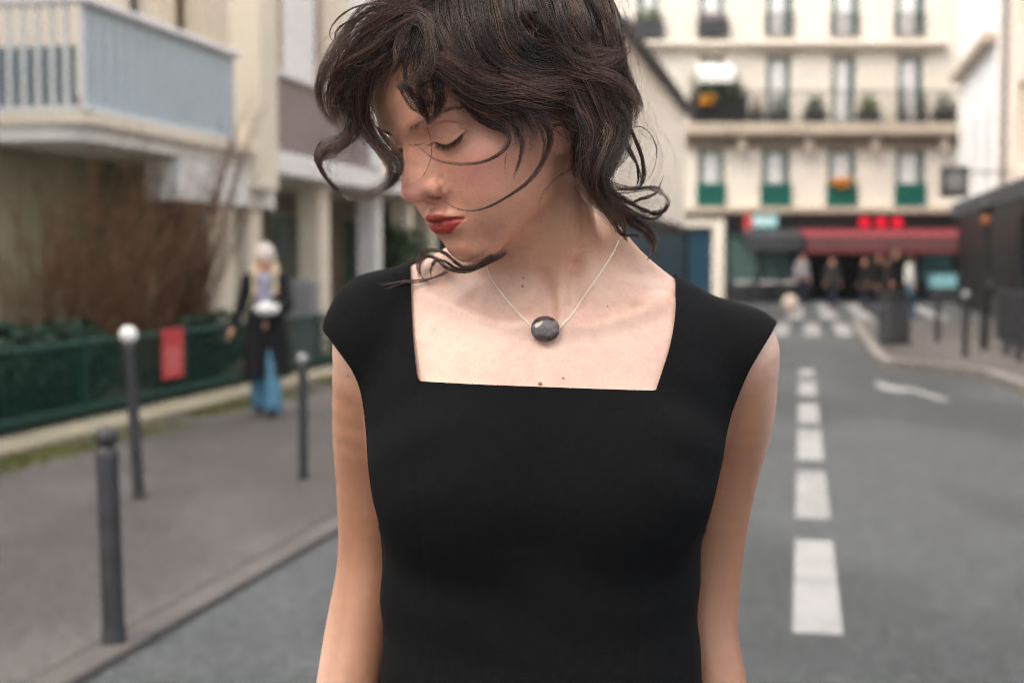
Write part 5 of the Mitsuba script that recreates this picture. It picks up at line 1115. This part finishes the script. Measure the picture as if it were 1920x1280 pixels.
HAIR = part(WOMAN, 'hair', trimesh.Trimesh(np.zeros((3, 3)), [[0, 1, 2]], process=False), 'm_hair', label='dark brown wavy chin-length hair blown to the left')
# the under-layer: strands growing all over the scalp and following it down
r0 = hr.normal(0, 1, (1500, 3)); r0 /= np.linalg.norm(r0, axis=1)[:, None]; q0 = r0 * [72, 92, 92] + [0, 0, 36]
keep = (q0[:, 2] > 5) & ~((q0[:, 1] > 62) & (q0[:, 2] < 92)) & ~((q0[:, 1] > 10) & (q0[:, 2] < 48)) | ((q0[:, 1] < -25) & (q0[:, 2] > -45)); q0 = q0[keep][:700]; q0 = np.vstack([q0, np.c_[hr.normal(0, 26, 150), hr.normal(-6, 40, 150), np.full(150, 128.0)]])
hl = lambda p: head(p, False) - 8.0
q = project(hl, q0, 4, 30); trail = [q]; dn = np.array([0, 0, -1.0]) @ HM; vel = np.zeros_like(q)
for _ in range(13):
    g = grad(hl, q, .5); g /= np.linalg.norm(g, axis=1)[:, None]; d = dn + .35 * np.sign(q[:, :1]) * [1, 0, 0] - [0, .55, 0] * (q[:, 1:2] > 0) ; vel = .6 * vel + .4 * (d - (d * g).sum(1)[:, None] * g); vel /= np.linalg.norm(vel, axis=1)[:, None] + 1e-6
    q = project(hl, q + vel * 11, 1, 8); trail.append(q)
trail = np.stack(trail, 1); Vs, Fs, Cs, Ns, o = [], [], [], [], 0
for tr in trail:
    bad = ((tr[:, 1] > 52) & (tr[:, 2] < 84)) | ((tr[:, 1] > 2) & (tr[:, 2] < 40)) | (tr[:, 2] < -58) | ((np.abs(tr[:, 0]) > 50) & (tr[:, 1] > -24) & (tr[:, 2] < 26)); e = np.argmax(bad) if bad.any() else len(tr)
    if e < 4: continue
    pth = h2c(tr[:e]); v, f, c, nn = strands(pth, pth - HC, 10, np.array([5, 6, 4.]), .12, .8, .26, .05, .3, max(6, e + 1)); Vs.append(v); Fs.append(f + o); Cs.append(c); Ns.append(nn); o += len(v)
V_, F_, C_, N_ = np.vstack(Vs), np.vstack(Fs), np.vstack(Cs), np.vstack(Ns)
scene[HAIR] = {'type': 'ply', 'filename': meshkit.write_ply(trimesh.Trimesh(tow(V_), F_, process=False), False, None, C_, normals=N_ @ SUB[:3, :3].T), 'face_normals': False, 'bsdf': {'type': 'ref', 'id': 'm_hair'}}
labels[HAIR]['kind'] = 'stuff'
for L in LOCKS:
    k = len(L['pts']); Q = D3[at_:at_ + k].copy(); at_ += k
    Q = smooth_path(Q, 5); w = L['w']
    v, f, c, nn = strands(Q, Q - HC, int(L['n'] * 1.17) + 1, w, L['tone'] * .85, L['wave'], L['rad'] * (1 if L['n'] > 12 else .8), L['strag'], L['flat'], min(30, 3 * k + 4))
    part(HAIR, 'lock', trimesh.Trimesh(tow(v), f, process=False), 'm_hair', normals=nn @ SUB[:3, :3].T, color=c, kind='stuff' if False else None)
